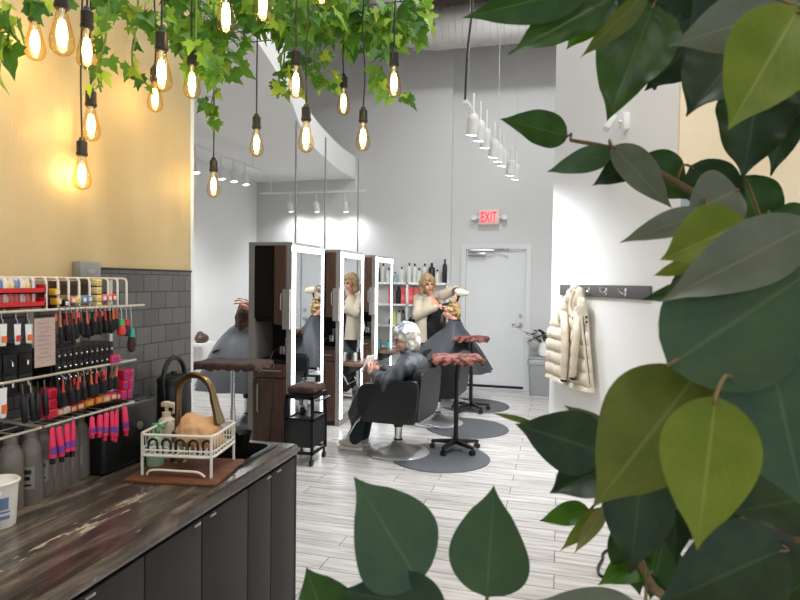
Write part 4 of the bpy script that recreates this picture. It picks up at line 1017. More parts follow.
# soap and spray bottles behind the rack
def pump(name, label, p, r, h_, mb_, mp_, spray=False):
    rt = T(name, label, 'bottle', tuple(p))
    m = MB(); m.lathe([(r*.92, 0), (r, .006), (r, h_*.62), (r*.8, h_*.7), (r*.42, h_*.75), (r*.42, h_*.77)], seg=20); part('body', m, mb_, rt)
    m = MB(); m.lathe([(r*.5, h_*.75), (r*.5, h_*.82), (r*.2, h_*.83), (r*.2, h_*.92), (r*.4, h_*.93), (r*.4, h_)], seg=16)
    if spray: m.box((r*.3, 0, h_*.95), (r*1.7, r*.6, h_*.09), bevel=.004); m.box((r*1.0, 0, h_*.86), (r*.2, r*.4, h_*.12), rot=(0, .3, 0), bevel=.002)
    else: m.tube([(0, 0, h_*.97), (r*.9, -.2*r, h_*.97), (r*1.3, -.2*r, h_*.93)], r*.18, 8)
    part('pump', m, mp_, rt); return rt
p = P(155.5, 445, 2.32); pump('soap_bottle', 'pale soap bottle with green pump behind the dish rack', (p.x, p.y, CT), .033, .17, M['clearsoap'], M['green'])
p = P(166.5, 440, 2.42); pump('spray_bottle', 'beige spray bottle standing behind the green soap pump', (p.x, p.y, CT), .036, .235, M['spraybeige'], M['spraybeige'], True)
# things on the far sink edge: black bowls, tint tubes
p = P(229, 428, 2.52)
for i, (px, dd, r_) in enumerate(((228, 2.55, .062), (243, 2.6, .052))):
    p = P(px, 436, dd); m = MB(); m.lathe([(r_*.55, 0), (r_*.6, .004), (r_*.95, .06), (r_, .065), (r_*.93, .063), (r_*.55, .01), (0, .008)], (min(p.x, CX-.12), min(p.y, 2.44)-.02, CT+.01), 24)
    one('tint_bowl', m, M['black_plastic'], ('black hair tint bowl on the sink edge under the faucet spout', 'smaller black tint bowl on the sink edge, rightmost')[i], 'bowl')
for px, py, dd, mm, lab, ln in ((186, 424, 2.52, 'purple', 'dark purple tube leaning behind the faucet', .13), (208, 425, 2.5, 'pink', 'red and white tube leaning below the faucet spout', .1), (193, 420, 2.56, 'palebottle', 'pale tube standing beside the purple tube', .12)):
    p = P(px, 440, dd); p = V((p.x, min(p.y, 2.45), CT+.012)); q = p+V((.04, -.01, ln)) if mm != 'palebottle' else p+V((.01, 0, ln))
    rt = T('tint_tube', lab, 'tube', tuple(p)); m = MB(); m.tube([p, p.lerp(q, .85), q], .018, 12, radii=[.018, .018, .006]); part('tube_body', m, M[mm], rt, w=True)
    m = MB(); m.cyl(p+(p-q).normalized()*.004, p+(q-p).normalized()*.02, .02, seg=12); part('cap', m, M['black_plastic'], rt, w=True)

# black coffee machine below the rack end, black lidded canister by the tiles
ap = T('coffee_machine', 'black box-shaped coffee machine on the counter right of the grey bottles', 'appliance', (-1.677, 1.97, CT))
m = MB(); m.box((0, 0, .125), (.165, .3, .24), bevel=.016, seg=3); m.b2((-.07, -.13, 0), (.07, .13, .01)); part('housing', m, M['black_plastic'], ap)
m = MB(); m.box((0, 0, .246), (.14, .26, .016), bevel=.007); part('lid', m, M['black_plastic'], ap)
pg_ = mat('panel_grey', (52, 52, 54), .25)
m = MB(); m.box((.01, -.151, .16), (.09, .004, .05), bevel=.0015); part('control_panel', m, pg_, ap)
m = MB(); m.cyl((.082, .04, .15), (.088, .04, .15), .016, seg=16); part('dial', m, M['steel'], ap)
cn = T('canister', 'tall black lidded canister with arched handle against the grey tiles', 'canister', (-1.665, 2.33, CT))
m = MB(); m.lathe([(.07, 0), (.075, .008), (.072, .25), (.068, .262)], seg=28); part('canister_body', m, M['black_plastic'], cn)
m = MB(); m.lathe([(.074, .262), (.074, .285), (.05, .3), (.014, .305), (.014, .315), (0, .318)], seg=28); part('lid', m, M['black_plastic'], cn)
m = MB(); m.tube([(0, -.072, .2)] + arc((0, 0, .28), .078, PI, 0, (0, 1, 0), (0, 0, 1.25), 12) + [(0, .072, .2)], .011, 10); part('handle', m, M['black_plastic'], cn)

# grey bottles in a row below the rack, tubs in front
g = 'grey bottles in a row on the counter'
bt = [(11, 512, .235), (31, 505, .24), (42, 497, .235), (51, 493, .235), (60, 489, .235), (69, 485, .235), (79, 480, .235)]
for i, (px, py, h_) in enumerate(bt):
    p = PZ(px, py-3, CT)
    rt = T('refill_bottle', f'grey refill bottle, {ORD[i]} from the camera in the counter row' if i else 'grey refill bottle nearest the camera, half behind the white tub', 'bottle', (p.x-.0, p.y, CT), rnd.uniform(-.3, .3), g)
    r = .036
    m = MB(); m.lathe([(r*.93, 0), (r, .006), (r, h_*.66), (r*.93, h_*.76), (r*.62, h_*.85), (r*.46, h_*.89), (r*.44, h_*.9)], seg=24); part('body', m, M['greybottle'], rt)
    m = MB(); m.lathe([(r*.56, h_*.89), (r*.56, h_*.99), (r*.5, h_)], seg=20); part('cap', m, M['greybottle'], rt)
    m = MB()
    n = 7; rr = r*1.012
    m.loft([[V((rr*math.cos(a), rr*math.sin(a), z)) for a in [-1.35+1.1*k/n for k in range(n+1)]] for z in (h_*.22, h_*.52)], close_ring=False)
    lb = part('front_label', m, M['greylabel'], rt)
    m = MB(); rr = r*1.02
    for z0, z1, aa, ab in ((.42, .48, -1.2, -.5), (.34, .39, -1.1, -.6), (.26, .29, -1.2, -.5)):
        m.loft([[V((rr*math.cos(a), rr*math.sin(a), z)) for a in [aa+(ab-aa)*k/4 for k in range(5)]] for z in (h_*z0, h_*z1)], close_ring=False)
    part('label_print', m, M['black_plastic'], lb)
for i, (px, py, r, lab) in enumerate(((-1, 531, .052, 'white plastic tub with blue print in front of the grey bottles'), (-21, 546, .05, 'cream tub at the left frame edge in front of the printed tub'))):
    p = PZ(px, py-6, CT) if i == 0 else PZ(px, py-4, CT)
    rt = T('plastic_tub', lab, 'tub', tuple(p))
    h_ = .135 if i == 0 else .13
    m = MB(); m.lathe([(r*.8, 0), (r*.82, .004), (r*.97, h_*.93), (r*1.04, h_*.93), (r*1.05, h_*.97), (r, h_), (r*.95, h_*.97), (r*.9, h_*.9), (0, h_*.88)], seg=32); part('tub_body', m, M['tub'], rt)
    m = MB(); n = 6
    for z0, z1, aa, ab in ((.42, .68, -.8, -.2), (.34, .38, -.85, -.1), (.2, .28, -.85, -.1)):
        m.loft([[V(((r*.82+(r*.15)*z/h_/.93)*1.015*math.cos(a), (r*.82+(r*.15)*z/h_/.93)*1.015*math.sin(a), z)) for a in [aa+(ab-aa)*k/n for k in range(n+1)]] for z in (h_*z0, h_*z1)], close_ring=False)
    part('print', m, M['blueprint'], rt)

# ================================================================ wire product rack on the wall
XF = -1.585
M['brushdark'] = mat('dark_red_handle', (96, 34, 32), .4)
zU, zM, zL = PX(126, 306, XF).z, PX(123, 362, XF).z, PX(134, 402, XF).z
ztop = PX(60, 278, XF-.05).z
yA = .55; yB1 = PX(41, 431, XF).y; yC0 = PX(44, 428, XF).y; yC1 = PX(134, 402, XF).y
rk = T('wire_rack', 'wall-mounted cream wire rack with three tiers full of small hair products', 'rack', (WX, (yA+yC1)/2, zL-.03))
def shelf(z, y0, y1, name, n):
    m = MB(); r = .0045
    m.tube([(WX+.01, y0, z+.012), (XF, y0, z), (XF, y1, z), (WX+.01, y1, z+.012)], r, 8)
    m.tube([(WX+.02, y0, z), (WX+.02, y1, z)], r, 8)
    for i in range(1, n): y = y0+(y1-y0)*i/n; m.tube([(WX+.01, y, z), (XF, y, z-.002)], .002, 6)
    m.tube([((WX+XF)/2, y0, z-.003), ((WX+XF)/2, y1, z-.003)], .002, 6)
    return part(name, m, M['chromewire'], rk, w=True)
shelf(zL, yA, yB1, 'lower_shelf', 12); shelf(zL, yC0, yC1, 'lower_shelf', 9)
m = MB(); m.tube([(XF, yA, zM), (XF, PX(123, 362, XF).y+.07, zM)], .0045, 8); m.tube([(WX+.01, yC1-.03, zM), (XF, yC1-.03, zM)], .0045, 8); m.tube([(WX+.01, yA, zM), (XF, yA, zM)], .0045, 8); part('middle_rail', m, M['chromewire'], rk, w=True)
yU1 = PX(144, 303, XF).y
m = MB(); m.tube([(XF, yA, zU), (XF, yU1, zU)], .0045, 8)
for i in range(40):
    y = yA+(yC1-yA)*i/39; m.tube([(WX+.01, y, zU), (XF, y, zU-.002)], .002, 6)
part('upper_shelf', m, M['chromewire'], rk, w=True)
xm = XF-.04
for px in (4, 21, 33, 46, 58, 68.5, 79, 89.5, 108, 117.5, 126.5):
    y = PX(px, 290, xm).y; m = MB()
    m.tube([(xm, y, zU-.0)] + [(xm, y, ztop-.012), (xm-.004, y, ztop-.003), (xm-.014, y, ztop)] + [(WX+.01, y, ztop)], .0042, 8)
    part('divider_loop', m, M['wire'], rk, w=True)
m = MB(); m.tube([(xm-.02, yA, ztop), (xm-.02, PX(126.5, 290, xm).y, ztop)], .003, 8); m.tube([(WX+.02, yA, ztop-.01), (WX+.02, PX(126.5, 290, xm).y, ztop-.01)], .003, 8); part('top_wire', m, M['chromewire'], rk, w=True)
for px in (49, 94, 126.5):
    y = PX(px, 300, XF-.09).y; m = MB(); m.b2((WX+.008, y-.008, zL-.05), (WX+.022, y+.008, ztop)); part('upright', m, M['chromewire'], rk, w=True)

def tinybox(px, py, w_, h_, dep, mm, label, group, name='product_box', x=None, face=None):
    """box standing on something, its front centre seen at px,py"""
    x = XF-.035 if x is None else x
    c = PX(px, py, x); d = (c-EYE).dot(CF); s = d/600
    sy = w_*s*1.35; sz = h_*s
    rt = T(name, label, 'box', (x-dep/2, c.y, c.z-sz/2), 0, group)
    m = MB(); m.box((x-dep/2, c.y, c.z), (dep, sy, sz), bevel=.003); part('carton', m, M[mm], rt, w=True)
    m = MB(); m.b2((x-.0005, c.y-sy*.3, c.z-sz*.3), (x+.001, c.y+sy*.3, c.z+sz*.25)); part('front_label', m, M[face or 'ivorybox'], rt, w=True)
    return rt
# red display trays with tubes, on the upper shelf near the camera
ya, yb_ = PX(-12, 300, XF-.02).y, PX(46, 300, XF-.02).y
for i, (pyt, lab) in enumerate(((291, 'upper red display tray of small tubes at the left of the rack'), (305, 'lower red display tray of small tubes at the left of the rack'))):
    z = PX(20, pyt+3, XF-.02).z
    rt = T('display_tray', lab, 'display tray', (XF-.09, (ya+yb_)/2, z))
    m = MB(); m.b2((XF-.16, ya, z), (XF-.02, yb_, z+.004)); m.b2((XF-.024, ya, z), (XF-.02, yb_, z+.018)); m.b2((XF-.16, yb_-.004, z), (XF-.02, yb_, z+.03)); m.b2((XF-.16, ya, z), (XF-.156, yb_, z+.05)); part('tray', m, M['red'], rt, w=True)
    n = 9
    for k in range(n):
        y = ya+.012+(yb_-ya-.024)*(k+.5)/n; mm = ('paper', 'salmon', 'ivorybox', 'paper', 'bluebox', 'salmon')[(k*2+i*3) % 6]
        h_ = .04
        tb_ = T('product_tube', f'small pale tube, {ORD[k]} from the camera in the {("upper", "lower")[i]} red display tray', 'tube', (XF-.055, y, z+.004), 0, 'tubes in the red display trays')
        m = MB(); m.lathe([(.011, 0), (.013, .004), (.013, h_*.7), (.008, h_)], (XF-.055, y, z+.004), 12); part('tube_body', m, M[mm], tb_, w=True)
        m = MB(); m.lathe([(.009, h_*.93), (.009, h_*1.12)], (XF-.055, y, z+.004), 12); part('cap', m, M['whiteplastic'], tb_, w=True)
g = 'small boxes on the upper wire shelf'
for i, (px, py, w_, h_) in enumerate(((53, 294, 9, 9), (64, 288, 8, 14), (74, 288, 9, 14), (84.5, 288, 9, 14), (93.5, 287, 8, 16), (50, 301, 6, 7), (56, 306, 6, 7))):
    tinybox(px, py, w_, h_, .05, 'brown' if i < 5 else 'black_plastic', f'dark brown product box, {ORD[i]} from the left in the upper wire shelf' if i < 5 else ('small black box below the first brown box', 'small black box right below the yellow boxes')[i-5], g, x=XF-.075, face='towelbrown')
for px, py, mm, lab in ((58, 292, 'yellow', 'upper of two yellow boxes on the wire rack'), (59.5, 301.5, 'yellow', 'lower of two yellow boxes on the wire rack'), (67, 303, 'black_plastic', 'black jar box right of the lower yellow box'), (74, 300, 'salmon', 'pale salmon box left of the blue boxes'), (79, 300, 'ivorybox', 'ivory box just left of the blue boxes'), (85, 299.5, 'bluebox', 'left of two blue boxes on the wire rack'), (90.5, 299, 'bluebox', 'right of two blue boxes on the wire rack'), (99.8, 282.5, 'ivorybox', 'topmost ivory box in the vertical stack of four'), (99.8, 290.5, 'ivorybox', 'second ivory box down in the stack of four'), (99.8, 298.5, 'ivorybox', 'third ivory box down in the stack of four'), (99.8, 305.5, 'ivorybox', 'lowest ivory box in the stack of four'), (105, 298, 'salmon', 'light salmon box right of the ivory stack'), (110.3, 298, 'salmon', 'middle salmon box right of the ivory stack'), (115, 297.5, 'redb', 'red box at the right end of the upper shelf')):
    tinybox(px, py, 4.6, 6.6, .03, mm, lab, g, x=XF-.03, face='paper' if mm != 'ivorybox' else 'yellow')
# hanging goods
def hang(px, pyt, pyb, w_, kind, label, group, z, cat, name, seed=0, x=None):
    x = XF+.006 if x is None else x
    a = PX(px, pyt, x); b_ = PX(px, pyb, x); d = (a-EYE).dot(CF); s = d/600; L = a.z-b_.z; w = w_*s
    rt = T(name, label, cat, (x, a.y, b_.z), 0, group)
    y = a.y; zt, zb = a.z, b_.z
    if kind == 'brush':
        m = MB(); m.cyl((x, y, zt-L*.42), (x, y, zt-L*.04), w*.16, w*.13, 10); m.cyl((x, y, zt-L*.46), (x, y, zt-L*.4), w*.2, seg=10); part('handle', m, M[('orange', 'redb', 'brushdark', 'redb', 'towel')[seed % 5]], rt, w=True)
        m = MB(); m.lathe([(w*.14, 0), (w*.42, L*.06), (w*.46, L*.3), (w*.4, L*.5), (w*.16, L*.56)], (x, y, zb), 14, sq=(.7, 1)); part('bristle_head', m, M['blackcloth'], rt, w=True)
        m = MB(); m.prism(rrect(w*.8, L*.22, w*.1, 3), (x-.012, y, zt-L*.16), (0, 1, 0), (0, 0, 1), .0015); part('hang_card', m, M[('salmon', 'blackcloth', 'blackcloth', 'redb')[seed % 4]], rt, w=True)
    elif kind == 'tube':
        m = MB(); hw = w*.5
        m.loft([[V((x+r2*math.cos(q)*f, y+hw*k*math.sin(q), z)) for q in [2*PI*i/14 for i in range(14)]] for z, k, f, r2 in ((zt, .78, .15, hw), (zt-L*.08, .8, .35, hw), (zt-L*.45, .95, .75, hw), (zt-L*.82, 1, .95, hw), (zt-L*.86, .62, .62, hw))], cap=True); part('tube_body', m, M['pink'], rt, w=True)
        m = MB(); m.cyl((x, y, zb), (x, y, zt-L*.85), hw*.72, seg=14); part('cap', m, M['black_plastic' if seed % 2 == 0 else 'pinkdk'], rt, w=True)
        m = MB(); m.loft([[V((x+.001+hw*.95*math.cos(q)*f, y+hw*.98*math.sin(q), z)) for q in [-1.3+2.6*i/8 for i in range(9)]] for z, f in ((zt-L*.52, .86), (zt-L*.72, .96))], close_ring=False); part('wrap_label', m, M['purple'], rt, w=True)
    elif kind == 'pack':
        m = MB(); m.loft([[V((x+w*.16*f*math.cos(q), y+w*.5*k*math.sin(q), z)) for q in [2*PI*i/12 for i in range(12)]] for z, k, f in ((zt, 1, .1), (zt-L*.1, 1, .3), (zt-L*.5, .92, .9), (zt-L*.86, .8, 1), (zb, .7, .8))], cap=True); part('pouch', m, M['paper'], rt, w=True)
        m = MB(); m.prism(rrect(w*.6, L*.3, w*.12, 3), (x+w*.17, y, zb+L*.3), (0, 1, 0), (0, 0, 1), .003); part('print', m, M['orange' if seed % 2 == 0 else 'redb'], rt, w=True)
    elif kind == 'dark':
        m = MB(); m.lathe([(w*.3, 0), (w*.42, L*.04), (w*.42, L*.5), (w*.3, L*.62), (w*.16, L*.68), (w*.16, L*.75)], (x, y, zb), 14); part('body', m, M['black_plastic'], rt, w=True)
        m = MB(); m.cyl((x, y, zb+L*.74), (x, y, zt), w*.12, seg=8); part('neck', m, M[('black_plastic', 'brass', 'steel')[seed % 3]], rt, w=True)
    if kind in ('brush', 'tube', 'dark'):
        tr2 = random.Random(px*7+pyt); tl = tr2.uniform(-.12, .12); tz = tr2.uniform(-.6, .6)
        Mx = Matrix.Translation(V((0, 0, zt-rt.location.z))) @ Matrix.Rotation(tl, 4, 'X') @ Matrix.Rotation(tz, 4, 'Z') @ Matrix.Translation(V((0, 0, rt.location.z-zt)))
        for ch in rt.children: ch.data.transform(Mx)
    if kind != 'dark':
        m = MB(); m.tube([(x, y, zt-.004), (x, y, zt+.01), (x-.006, y, zt+.016), (XF-.0, y, z+.004)], .0016, 5); part('hanger', m, M['steel'], rt, w=True)
    return rt
for i, (px, w_) in enumerate(((3, 9), (17.5, 8), (29, 9))):
    hang(px, PX(px, 325, XF).z and 324, 346-i*1.5, w_, 'pack', ('white pouch with orange print at the left frame edge of the rack', 'slim white pouch with red print hanging left of the paper sheet', 'cream pouch hanging just left of the paper sheet')[i], 'pouches on the upper rail', zU, 'pouch', 'product_pouch', i)
pa, pb_ = PX(34, 318, XF+.012), PX(54, 365, XF+.012)
m = MB(); m.b2((XF+.012, pa.y, pb_.z), (XF+.0135, pb_.y+.004, pa.z-.002))
ps_ = T('paper_sheet', 'pinkish grey printed paper sheet hanging from the front of the rack', 'paper', (XF+.012, (pa.y+pb_.y)/2, pb_.z)); part('sheet', m, M['tag'], ps_, w=True)
m = MB()
for k in range(9):
    z = pa.z-.018-k*.0135; hw = (.028, .03, .02, .034, .026, .036, .03, .022, .034)[k]; yc = (pa.y+pb_.y)/2; m.b2((XF+.0135, yc-hw*.75, z-.0022), (XF+.014, yc+hw*.75, z+.0018))
part('print_lines', m, mat('faint_ink', (168, 142, 134), .7), ps_, w=True)
g = 'brushes hanging on the upper rail'
for i, (px, pb2) in enumerate(((60, 347), (66, 343), (71, 345), (76.5, 341), (81, 338), (86.5, 341), (96, 336), (100.5, 337), (105, 334), (109.5, 336), (113, 333), (117, 331))):
    hang(px, 312-i*.25, pb2-2, 6.2-i*.1, 'brush', f'red-handled black hair brush, {ORD[i]} from the left on the upper rail', g, zU, 'hair brush', 'hair_brush', i)
for px, pyt, pyb, mm, mm2, lab in ((121.5, 312, 336, 'green', 'redb', 'green and red drop-shaped sponge hanging at the upper rail end'), (126.5, 312, 336, 'red', 'black_plastic', 'red and black brush hanging beside the drop-shaped sponge'), (131.5, 318, 352, 'teal', 'towelbrown', 'brown brush with teal band hanging lowest at the rail end')):
    a = PX(px, pyt, XF+.006); b_ = PX(px, pyb, XF+.006); L = a.z-b_.z
    rt = T('beauty_sponge' if 'sponge' in lab else 'hair_brush', lab, 'sponge' if 'sponge' in lab else 'hair brush', (XF+.006, a.y, b_.z))
    m = MB(); m.lathe([(.006, 0), (.014, L*.06), (.016, L*.25), (.012, L*.42), (.006, L*.52)], (XF+.006, a.y, b_.z), 14); part('head', m, M[mm2], rt, w=True)
    m = MB(); m.cyl((XF+.006, a.y, b_.z+L*.45), (XF+.006, a.y, b_.z+L*.7), .013, .009, 14); part('band', m, M[mm], rt, w=True)
    m = MB(); m.tube([(XF+.006, a.y, b_.z+L*.68), (XF+.006, a.y, a.z), (XF, a.y, zU+.004)], .0018, 6); part('hanger', m, M['steel'], rt, w=True)
# black organizer of small drawers behind the middle rail
xo = XF-.06; oy0, oy1 = PX(55, 370, xo).y, PX(113, 355, xo).y; oz1 = PX(113, 343, xo).z; oz0 = PX(113, 374, xo).z
og = T('drawer_organizer', 'black organizer of tiny drawers with silver knobs behind the middle rail', 'organizer', (xo-.05, (oy0+oy1)/2, oz0))
m = MB(); m.b2((WX+.012, oy0-.01, oz0-.005), (xo-.008, oy1+.01, oz1+.005)); part('case', m, M['black_plastic'], og, w=True)
nc = 11
for r in range(3):
    for c in range(nc):
        y0, y1 = oy0+(oy1-oy0)*c/nc, oy0+(oy1-oy0)*(c+1)/nc; z0, z1 = oz0+(oz1-oz0)*r/3, oz0+(oz1-oz0)*(r+1)/3
        m = MB(); m.box((xo-.004, (y0+y1)/2, (z0+z1)/2), (.01, y1-y0-.004, z1-z0-.004), bevel=.0015); dw = part('drawer', m, mat_dark if 0 else M['darkin'], og, w=True)
        m = MB(); m.ball((xo+.004, (y0+y1)/2, (z0+z1)/2), .0055, seg=10); part('knob', m, M['chrome'], dw, w=True, root=og)
# larger black drawer box nearer the camera
oy0, oy1 = PX(-14, 380, xo).y, PX(33, 376, xo).y
og = T('drawer_organizer', 'black two-column organizer with silver pulls at the left of the rack', 'organizer', (xo-.05, (oy0+oy1)/2, oz0))
m = MB(); m.b2((WX+.012, oy0-.005, oz0-.01), (xo-.008, oy1+.005, oz1+.03)); part('case', m, M['black_plastic'], og, w=True)
for r in range(2):
    for c in range(3):
        y0, y1 = oy0+(oy1-oy0)*c/3, oy0+(oy1-oy0)*(c+1)/3; z0 = oz0+r*.065; m = MB(); m.box((xo-.004, (y0+y1)/2, z0+.03), (.01, y1-y0-.006, .058), bevel=.002); dw = part('drawer', m, M['darkin'], og, w=True)
        m = MB(); m.tube([(xo, (y0+y1)/2, z0+.02), (xo+.01, (y0+y1)/2, z0+.024), (xo+.01, (y0+y1)/2, z0+.036), (xo, (y0+y1)/2, z0+.04)], .003, 6); part('pull', m, M['chrome'], dw, w=True, root=og)
g = 'goods on the middle rail'
for i, (px, pyb) in enumerate(((-2, 418), (22, 426), (30, 424), (37.5, 421), (44, 418))):
    if i == 0: hang(3, 388, pyb, 9, 'pack', 'white pouch with orange print hanging from the middle rail, leftmost', 'pouches on the middle rail', zM, 'pouch', 'product_pouch', 0)
    else: hang(px, 386-i*1.5, pyb-2, 7, 'dark', f'black hanging bottle, {ORD[i-1]} from the left on the middle rail', 'black bottles on the middle rail', zM, 'bottle', 'hanging_bottle', i)
g = 'brushes hanging on the middle rail'
for i, (px, pyb) in enumerate(((63, 408), (70, 406), (78.5, 405), (84, 402), (91, 398), (96.5, 397), (102, 395), (106, 394), (112, 391), (117, 390))):
    hang(px, 380-i*1.6, pyb-1, 7.4-i*.1, 'brush', f'red-handled black paddle brush, {ORD[i]} from the left on the middle rail', g, zM, 'hair brush', 'hair_brush', i+1)
tinybox(116.5, 359, 9, 8, .012, 'pinkdk', 'small pink and purple card at the end of the middle rail', None, 'product_card', x=XF+.01, face='purple')
for rail, zz, xs, yt, nm_ in (('upper', zU, (63, 68.5, 74, 79, 84, 92, 98.5, 103, 107.5, 111.5), lambda p: (313-(p-60)*.12, 343-(p-60)*.22), 'upper'), ('middle', zM, (50, 57, 66.5, 74, 81, 88, 94, 99.5, 104, 109.5), lambda p: (379-(p-60)*.3, 408-(p-60)*.36), 'middle')):
    for i, px in enumerate(xs):
        a_, b2_ = yt(px); hang(px, a_, b2_, 6, 'dark', f'dark comb pouch, {ORD[i]} from the left, behind the brushes of the {nm_} rail', f'dark comb pouches behind the {nm_} rail', zz, 'comb pouch', 'comb_pouch', i, x=XF-.035)
g = 'pink boxes on the lower shelf'
for i, (px, py) in enumerate(((53.5, 413.5), (53.5, 403.5), (53.5, 393.5), (124.5, 395), (130.5, 393.5), (126, 385), (131.5, 383.5), (127, 375), (132, 374))):
    lab = ('lowest', 'middle', 'top')[i] + ' pink box of the left stack on the lower shelf' if i < 3 else ('bottom left', 'bottom right', 'middle left', 'middle right', 'top left', 'top right')[i-3] + ' pink box of the stack at the right shelf end'
    tinybox(px, py, 8 if i < 3 else 5, 9.4, .035, 'pinkdk', lab, g, x=XF-.02, face='purple' if i >= 3 else 'red')
g = 'flat boxes lying along the lower shelf'
for i, (px, py, w_, mm) in enumerate(((61, 412, 6, 'salmon'), (67.5, 410, 6, 'paper'), (74, 408.5, 7, 'red'), (81, 406, 8, 'redb'), (90, 403, 9, 'orange'), (99.5, 400, 7, 'orange'), (107, 398.5, 8, 'salmon'), (114, 396.5, 7, 'pinkdk'), (119.5, 396, 6, 'purple'))):
    tinybox(px, py, w_, 7, .05, mm, f'small flat carton, {ORD[i]} from the left along the lower shelf', g, x=XF-.03, face='yellow' if mm == 'orange' else 'ivorybox')
g = 'pink tubes hanging under the lower shelf'
for i, (px, pt, pb2, w_) in enumerate(((52, 428, 464, 7), (58.5, 427, 463, 7), (67, 424, 457, 6.6), (73.5, 421, 456, 6.4), (92, 417, 438, 6.5), (100, 415, 437, 6.5), (106.5, 413, 440, 6), (112, 411.5, 440, 6), (117, 410, 441, 6), (124.5, 407, 436, 6.5))):
    hang(px, pt, pb2, w_, 'tube', f'hot pink tube with purple label, {ORD[i]} from the left under the shelf', g, zL-.01, 'tube', 'product_tube', 0 if i < 4 else 1)
# ================================================================ hanging trellis, bulbs, ivy
TZ = 2.86
tr_ = T('trellis', 'black wire grid hung overhead that carries ivy and bulb cords', 'trellis', (-.9, 2.3, TZ))
m = MB(); x0, x1, y0, y1 = -1.7, -.62, 1.2, 2.92
for i in range(12): x = x0+(x1-x0)*i/11; m.tube([(x, y0, TZ), (x, y1, TZ)], .0025, 6)
for i in range(14): y = y0+(y1-y0)*i/13; m.tube([(x0, y, TZ+.006), (x1, y, TZ+.006)], .0025, 6)
part('grid', m, M['black_metal'], tr_, w=True)
for x in (x0+.05, x1-.05):
    for y in (y0+.05, y1-.05):
        m = MB(); m.cyl((x, y, TZ), (x, y, H), .003, seg=6); part('hanging_wire', m, M['steel'], tr_, w=True)
BULBS = [
 (35, 40, 1.95, 'pale filament bulb half behind ivy leaves at the far upper left'),
 (62, 31, 1.62, 'large amber filament bulb hung highest, second from the left edge'),
 (87, 48, 1.88, 'amber filament bulb just right of the large top bulb'),
 (91, 123, 2.17, 'filament bulb hanging directly above the lowest left bulb'),
 (82, 172, 2.22, 'lowest filament bulb in front of the cream wall'),
 (161.5, 70, 1.85, 'large filament bulb on a thin cord before the cream wall edge'),
 (155, 96, 2.5, 'filament bulb partly hidden behind the larger one in front'),
 (192, 81, 2.25, 'filament bulb with ivy at its socket by the wall edge'),
 (226, 13, 1.85, 'large amber bulb cut by the frame top among ivy'),
 (263, 2, 1.95, 'bulb behind yellow ivy leaves at the frame top'),
 (213.5, 184, 2.9, 'lowest small bulb on a long cord before the left bay'),
 (256.5, 142, 2.72, 'filament bulb on a straight cord right of the left bay opening'),
 (296, 81, 2.35, 'filament bulb with a leaf behind, above the first mirror pole'),
 (306, 136, 2.4, 'filament bulb hanging lowest in the middle pair'),
 (343.5, 101, 2.85, 'small filament bulb beside a bright yellow ivy leaf'),
 (363, 136, 2.65, 'filament bulb lowest before the pink-grey back wall'),
 (394, 81, 2.42, 'rightmost filament bulb beside the drooping ivy sprig'),
 (322, -13, 2.2, 'bulb whose tip only just shows at the frame top')]
def bulb_meshes():
    g = MB(); g.lathe([(.013, .0), (.0135, -.008), (.017, -.03), (.0245, -.06), (.0305, -.085), (.032, -.1), (.029, -.115), (.02, -.126), (.008, -.1315), (0, -.132)], seg=28)
    s = MB(); s.lathe([(.004, .062), (.009, .06), (.012, .05), (.0185, .045), (.0185, .005), (.0205, .004), (.0205, -.004), (.017, -.008), (0, -.008)], seg=20)
    f = MB()
    for i in range(6):
        a = 2*PI*i/6; c_, s_ = math.cos(a), math.sin(a)
        f.tube([(c_*.005, s_*.005, -.038), (c_*.0105, s_*.0105, -.062), (c_*.0115, s_*.0115, -.082), (c_*.005, s_*.005, -.106)], .003, 6)
    st = MB(); st.lathe([(.008, -.005), (.006, -.02), (.0025, -.034), (.002, -.1)], seg=10)
    return mesh_of(g, 'glass', M['bulbglass']), mesh_of(s, 'socket', M['black_plastic']), mesh_of(f, 'filament', M['filament']), mesh_of(st, 'stem', M['whiteplastic'])
GM, SM, FM, STM = bulb_meshes()
for i, (px, py, d, lab) in enumerate(BULBS):
    c = P(px, py, d); zt = c.z+.066
    rt = T('pendant_bulb', lab, 'pendant bulb', (c.x, c.y, zt), 0, 'bare filament bulbs on black cords')
    so = part('socket', SM, None, rt); gl = part('bulb', GM, None, rt); fl = part('filament', FM, None, gl); part('stem', STM, None, gl)
    top = TZ-zt; r = random.Random(i)
    m = MB(); k = r.uniform(-.012, .012)
    m.tube(cr([(0, 0, .058), (k*.4, k*.3, .058+top*.3), (-k, k*.5, .058+top*.65), (0, 0, max(top, .1))], 5), .0032, 6); part('cord', m, M['cord'], rt)
    li = bpy.data.lights.new('bulb_light', 'POINT'); li.energy = BULB_W; li.color = (1, .81, .53); li.shadow_soft_size = .012
    lo = bpy.data.objects.new('bulb_light', li); C.objects.link(lo); lo.parent = rt; lo.location = (0, 0, -.08)

